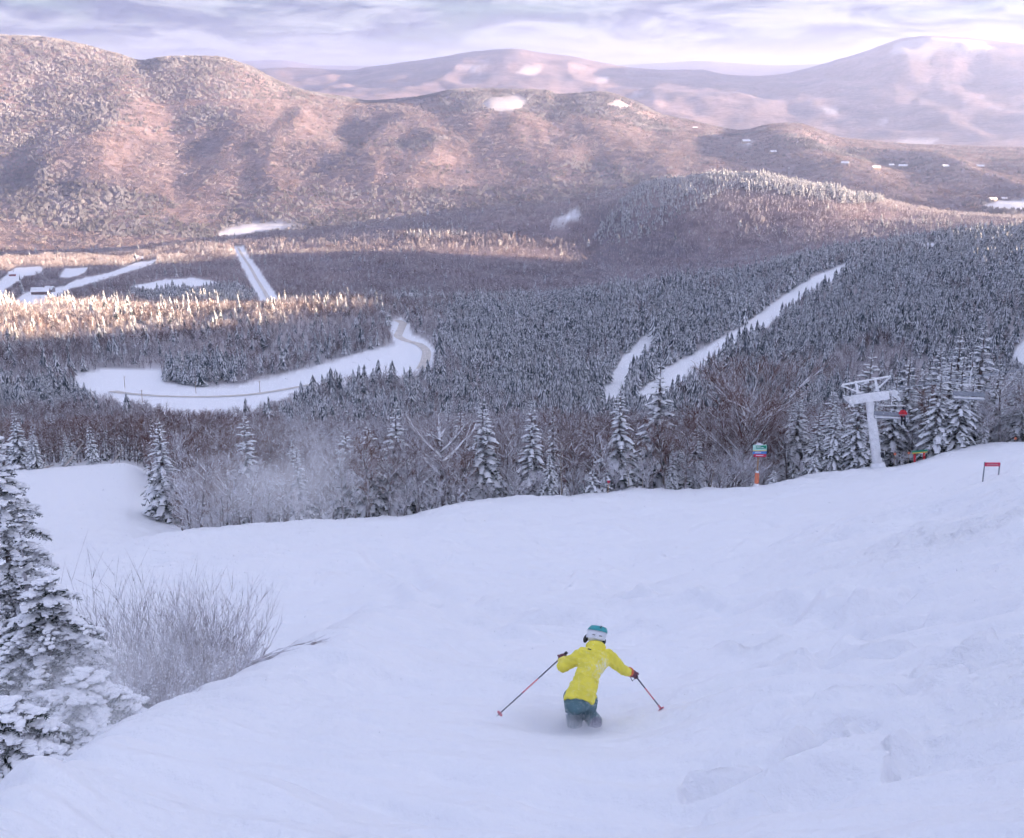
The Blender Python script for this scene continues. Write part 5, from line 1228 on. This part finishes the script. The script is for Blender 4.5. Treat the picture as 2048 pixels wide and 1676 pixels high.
# trousers
t = MB(); oval(t, [pelvis - axis * .24, pelvis - axis * .17, pelvis - axis * .08, pelvis + axis * .02], [.06, .13, .150, .145], [.05, .10, .12, .115], 20)
for a_, b1, c_ in ((hipL, knL, ftL), (hipR, knR, ftR)): t.tube([a_, a_.lerp(b1, .5), b1, b1.lerp(c_, .5), b1.lerp(c_, .9)], [.125, .115, .10, .095, .10], 14)
tm = solid(t, .013, 5, 'trousers'); to = obj('trousers', tm, person); tm.materials.append(M_TEAL)
for c_, kn in ((ftL, knL), (ftR, knR)):
    m = MB(); dn = (c_ - kn).normalized(); m.tube([c_ - dn * .20, c_ - dn * .05, c_ + dn * .03], [.075, .075, .07], 12); m.tube([c_ - fwd * .06, c_ + Vector((0, .12, -.06)), c_ + Vector((0, .20, -.09))], [.07, .062, .05], 12)
    bt = obj('boot', solid(m, .014, 3, 'boot'), person); bt.data.materials.append(M_BOOT)
# helmet
hax = (axis * .92 + Vector((0, -.10, .25))).normalized(); hx = vx; hy = hax.cross(hx) * 1.0
if hy.y < 0: hy = -hy
RH = Matrix((hx, hy, hax)).transposed()
m = MB(); m.ball(head + hax * .025, (.118, .142, .125), 24, 16, 0, RH); hel = m.obj('helmet', M_HWHITE, person, True)
m = MB()
for i in range(13):                                        # white lower band round the back
    an = math.radians(195 + i * 12.5); nx = math.radians(195 + (i + 1) * 12.5)
    vs = []
    for A in (an, nx):
        for zz, rr in ((-.065, 1.0), (-.02, 1.055), (.012, 1.045)):
            vs.append(head + RH @ Vector((math.cos(A) * .118 * rr, math.sin(A) * .142 * rr, zz + .02)))
    m.add(vs, [(0, 3, 4, 1), (1, 4, 5, 2)])
m.obj('white_band', M_HWHITE, hel, True)
for s in (-1, 1):
    m = MB(); m.ball(head + hx * .108 * s - hax * .055 + hy * .01, (.030, .052, .055), 10, 8, 0, RH); m.obj('ear_pad', M_BLACK, hel, True)
    m = MB(); m.box(head + hx * .042 * s - hy * .148 - hax * .008, (.034, .006, .008), 0, RH); m.obj('vent', M_BLACK, hel)
m = MB(); m.box(head + hx * .014 - hy * .128 + hax * .088, (.012, .022, .06), 0, RH); m.obj('strap_clip', M_BLACK, hel)
m = MB()
for i in range(18):                                        # broad teal goggle strap
    vs = []
    for A in (math.radians(165 + i * 11.67), math.radians(165 + (i + 1) * 11.67)):
        for zz, rr in ((.040, 1.02), (.070, .955), (.102, .80)): vs.append(head + RH @ Vector((math.cos(A) * .118 * rr * 1.04, math.sin(A) * .142 * rr * 1.04, zz + .012)))
    m.add(vs, [(0, 3, 4, 1), (1, 4, 5, 2)])
m.obj('goggle_strap', M_HELM, hel, True)
# gloves closing on the poles
def glove(wrist, elbow, pole_dir, side, trim):
    f_ = (wrist - elbow).normalized(); pd = pole_dir.normalized(); out = f_.cross(pd).normalized() * side
    m = MB(); palm = wrist + f_ * .055
    m.tube([wrist - f_ * .03, wrist + f_ * .015, palm, palm + f_ * .03], [.050, .048, .050, .042], 12)
    for k in range(4):                                     # four fingers bent round the grip
        o_ = pd * (.036 - .024 * k); L = (.90, 1.0, .95, .78)[k]
        q0 = palm + f_ * .028 + o_ + out * .020; q1 = q0 + f_ * .038 * L + out * .004; q2 = q1 - out * .036 * L + f_ * .008; q3 = q2 - f_ * .034 * L - out * .006
        m.tube([q0, q1, q2, q3], [.0135, .0130, .0122, .0100], 8)
    t0 = palm - f_ * .015 - out * .030 - pd * -.020; m.tube([t0, t0 - out * .022 + f_ * .026 + pd * .012, t0 - out * .008 + f_ * .052 + pd * .016], [.016, .014, .011], 8)
    g = obj('glove', solid(m, .0065, 3, 'glove'), person); g.data.materials.append(M_GLOVE)
    c = MB(); c.tube([wrist - f_ * .045, wrist - f_ * .01], [.060, .056], 14); c.obj('cuff', trim, g, True)
    return palm + f_ * .045
def pole(name, grip, tip, lab, low):
    d = (tip - grip); L = d.length; u = d.normalized(); e = empty(name, tip)
    def W(f): return grip + u * L * f - tip
    def piece(n, a, c, r0, r1, mt): m = MB(); m.tube([W(a), W(c)], [r0, r1], 10); return m.obj(n, mt, e, True)
    piece('grip', -.07, .04, .019, .015, M_BLACK); piece('shaft', .04, .38, .0095, .009, M_SHAFT); piece('shaft_band', .38, .62 if not low else .70, .0092, .0085, M_PINK)
    if low: piece('lower_shaft', .70, .86, .0085, .008, M_SHAFT); piece('lower_band', .86, .945, .012, .011, M_PINK)
    else: piece('lower_shaft', .62, .955, .0085, .007, M_SHAFT)
    m = MB(); m.tube([W(.948), W(.958)], [.042, .038], 14); m.obj('basket', M_PINK, e); piece('tip', .958, 1.0, .006, .002, M_SHAFT)
    m = MB(); g = W(-.05); m.tube([g, g + Vector((.03, .03, -.09)), g + Vector((0, .05, -.14)), g + Vector((-.03, .02, -.07)), g], .005, 5); m.obj('wrist_strap', M_BLACK, e)
    return tag(e, lab, 'ski pole')
tipL, tipR = J(993, 1433, .25), J(1325, 1421, .55)
gl = glove(haL, elL, tipL - haL, -1, M_GLOVE); gr = glove(haR, elR, tipR - haR, 1, M_GLOVE_O)
pole('ski_pole', gl, tipL, 'coral and grey ski pole trailing to the left of the skier', False)
pole('ski_pole', gr, tipR, 'grey ski pole with red lower band to the right of the skier', True)
def ski(c_, yaw, lab):
    m = MB(); vs = []; n = 16
    for i in range(n + 1):
        f = i / n; y = -.75 + 1.62 * f; w = .058 - .018 * math.sin(math.pi * min(1, max(0, (f - .05) / .85))); w *= 1 if f < .9 else max(.15, 1 - ((f - .9) / .1) ** 2); z = .22 * max(0, (f - .82) / .18) ** 2 + .03 * max(0, (.06 - f) / .06)
        vs += [(-w, y, z), (w, y, z), (w, y, z + .014), (-w, y, z + .014)]
    fs = [(0, 1, 2, 3), (n * 4 + 3, n * 4 + 2, n * 4 + 1, n * 4)]
    for i in range(n):
        for k in range(4): fs.append((i * 4 + k, i * 4 + (k + 1) % 4, i * 4 + 4 + (k + 1) % 4, i * 4 + 4 + k))
    m.add(vs, fs); e = empty('ski', c_); m.obj('deck', M_SKI, e)
    k_ = MB(); k_.box((0, -.16, .04), (.07, .10, .05)); k_.box((0, .14, .035), (.07, .08, .045)); k_.obj('binding', M_BLACK, e)
    e.rotation_euler = (-math.atan(.40), 0, yaw); return tag(e, lab, 'ski')
for c_, lab in ((ftL, 'left ski of the skier sunk in the powder'), (ftR, 'right ski of the skier just under the snow spray')):
    ski(Vector((c_.x, c_.y + .05, c_.z - .18)), .25, lab)

# ------------------------------------------------------------------ blown snow
frng = np.random.default_rng(3)
def flakes(name, P, size, lab):
    """small tumbling grains of snow, one mesh"""
    n = len(P); oc = np.array([(1, 0, -.4), (-.5, .87, -.4), (-.5, -.87, -.4), (0, 0, 1.0)]); tf = np.array([(0, 1, 3), (1, 2, 3), (2, 0, 3), (1, 0, 2)])
    s = size[:, None, None] * frng.uniform(.6, 1.3, (n, 4, 1))
    V = P[:, None, :] + oc[None] * s; Fc = (tf[None] + 4 * np.arange(n)[:, None, None]).reshape(-1, 3)
    me = bpy.data.meshes.new(name); me.vertices.add(n * 4); me.vertices.foreach_set('co', V.astype(np.float32).ravel())
    me.loops.add(Fc.size); me.loops.foreach_set('vertex_index', Fc.astype(np.int32).ravel()); me.polygons.add(len(Fc)); me.polygons.foreach_set('loop_start', np.arange(0, Fc.size, 3, dtype=np.int32))
    me.update(calc_edges=True); me.materials.append(M_FLAKE); o = obj(name, me); return tag(o, lab, 'snow', kind='stuff')
M_FLAKE = simple('airborne_snow', (0.90, 0.90, 0.95), .7, noise=.02)
def cloud(px, py, sx, sy, d, sd, n):
    """grains spread about the spot seen at px,py at range d"""
    c = at(px, py, d); k = d / F / math.cos(TH)
    q = frng.normal(0, 1, (n, 3)); P = np.array(c)[None] + q[:, :1] * sx * k * np.array([[1, 0, 0]]) + q[:, 1:2] * sy * k * np.array([[0, .25, .97]]) + q[:, 2:] * sd * np.array([[0, 1, 0]])
    return P[P[:, 2] > ground(P[:, 0], P[:, 1]) + .02]
Ps = [cloud(1150, 870, 420, 95, 26, 6, 2600), cloud(620, 930, 230, 90, 24, 6, 4200), cloud(430, 960, 170, 70, 23, 5, 2000), cloud(980, 560, 130, 90, 30, 6, 1700), cloud(1250, 720, 330, 130, 30, 8, 1800), cloud(1650, 850, 230, 110, 32, 7, 1300),
      cloud(700, 800, 300, 120, 30, 7, 1500)]
P = np.concatenate(Ps); flakes('airborne_snow', P, .0082 * frng.uniform(.45, 1.5, len(P)) ** 1.5, 'fine snow grains blowing across the view of the trees')
Ps = [cloud(300, 1300, 150, 80, 15.5, 1.6, 26000), cloud(150, 1440, 130, 60, 13, 1.2, 26000), cloud(450, 1180, 130, 60, 18.5, 2, 5000)]
P = np.concatenate(Ps); flakes('airborne_snow', P, 0.0028 * frng.uniform(.45, 1.4, len(P)), 'snow grains swirling over the bushes in the hollow')
Ps = [cloud(1148, 1474, 50, 13, SD - .15, .22, 15000), cloud(1120, 1440, 55, 24, SD, .25, 6000), cloud(1190, 1466, 30, 8, SD - .2, .15, 5000), cloud(1085, 1448, 55, 22, SD + .05, .3, 14000), cloud(1150, 1482, 75, 14, SD - .4, .2, 14000), cloud(1040, 1470, 45, 16, SD + .1, .3, 6000), cloud(1170, 1380, 45, 35, SD - .3, .2, 900), cloud(1130, 1330, 40, 30, SD - .3, .2, 300)]
P = np.concatenate(Ps); flakes('airborne_snow', P, .0026 * frng.uniform(.45, 1.4, len(P)), 'powder grains thrown up around the legs of the skier')

def puff(name, c, r, dens, lab, scale=2.2, seed=0.0):
    """a soft cloud of powder: density fades from the middle outward"""
    b = MB(); b.ball((0, 0, 0), 1.0, 20, 12); m = bpy.data.materials.new(name); m.use_nodes = True; nt = m.node_tree; N, L = nt.nodes, nt.links; N.remove(N['Principled BSDF'])
    v = N.new('ShaderNodeVolumePrincipled'); v.inputs['Color'].default_value = (.995, .995, 1, 1); L.new(v.outputs[0], N['Material Output'].inputs['Volume'])
    tc_ = N.new('ShaderNodeTexCoord'); ln = N.new('ShaderNodeVectorMath'); ln.operation = 'LENGTH'; L.new(tc_.outputs['Object'], ln.inputs[0])
    mr = N.new('ShaderNodeMapRange'); mr.interpolation_type = 'SMOOTHSTEP'; mr.inputs['From Min'].default_value = 1.0; mr.inputs['From Max'].default_value = .15; L.new(ln.outputs['Value'], mr.inputs['Value'])
    mp_ = N.new('ShaderNodeMapping'); mp_.inputs['Location'].default_value = (seed, seed * 2, 0); L.new(tc_.outputs['Object'], mp_.inputs[0])
    n = N.new('ShaderNodeTexNoise'); n.inputs['Scale'].default_value = scale; n.inputs['Detail'].default_value = 3; L.new(mp_.outputs[0], n.inputs['Vector'])
    m2 = N.new('ShaderNodeMapRange'); m2.inputs['From Min'].default_value = .36; m2.inputs['From Max'].default_value = .68; L.new(n.outputs['Fac'], m2.inputs['Value'])
    mu = N.new('ShaderNodeMath'); mu.operation = 'MULTIPLY'; L.new(mr.outputs[0], mu.inputs[0]); L.new(m2.outputs[0], mu.inputs[1])
    m3 = N.new('ShaderNodeMath'); m3.operation = 'MULTIPLY'; m3.inputs[1].default_value = dens; L.new(mu.outputs[0], m3.inputs[0]); L.new(m3.outputs[0], v.inputs['Density'])
    o = b.obj(name, m); o.location = c; o.scale = r; return tag(o, lab, 'powder', kind='stuff')
puff('powder_spray', J(1130, 1476, -.12), (.80, .6, .30), 1.6, 'cloud of powder hiding the lower legs of the skier', 1.6, 1.0)
puff('powder_spray', at(230, 1420, 14.0), (2.2, 2.2, 1.0), .55, 'drifting powder over the brush at the left', 2.0, 4.0)
puff('powder_spray', at(560, 960, 24), (2.6, 3.0, 1.5), .30, 'thin veil of blown snow before the thicket', 2.0, 7.0)

# ------------------------------------------------------------------ the air
def haze():
    b = MB(); b.box((0, 0, 0), (1, 1, 1))
    m = bpy.data.materials.new('haze'); m.use_nodes = True; nt = m.node_tree
    nt.nodes.remove(nt.nodes['Principled BSDF'])
    v = nt.nodes.new('ShaderNodeVolumePrincipled'); v.inputs['Color'].default_value = (0.56, 0.66, 1.0, 1)
    v.inputs['Density'].default_value = 0.66e-4; v.inputs['Anisotropy'].default_value = 0.62
    nt.links.new(v.outputs[0], nt.nodes['Material Output'].inputs['Volume'])
    o = b.obj('haze', m); zlo, zhi = float(Zg.min()) - 1.5, float(Zg.max()) + 20
    o.scale = (78000, 78000, zhi - zlo); o.location = (0, 0, (zhi + zlo) / 2); o['kind'] = 'stuff'; o['label'] = 'pale lavender winter haze filling the valley'
haze()
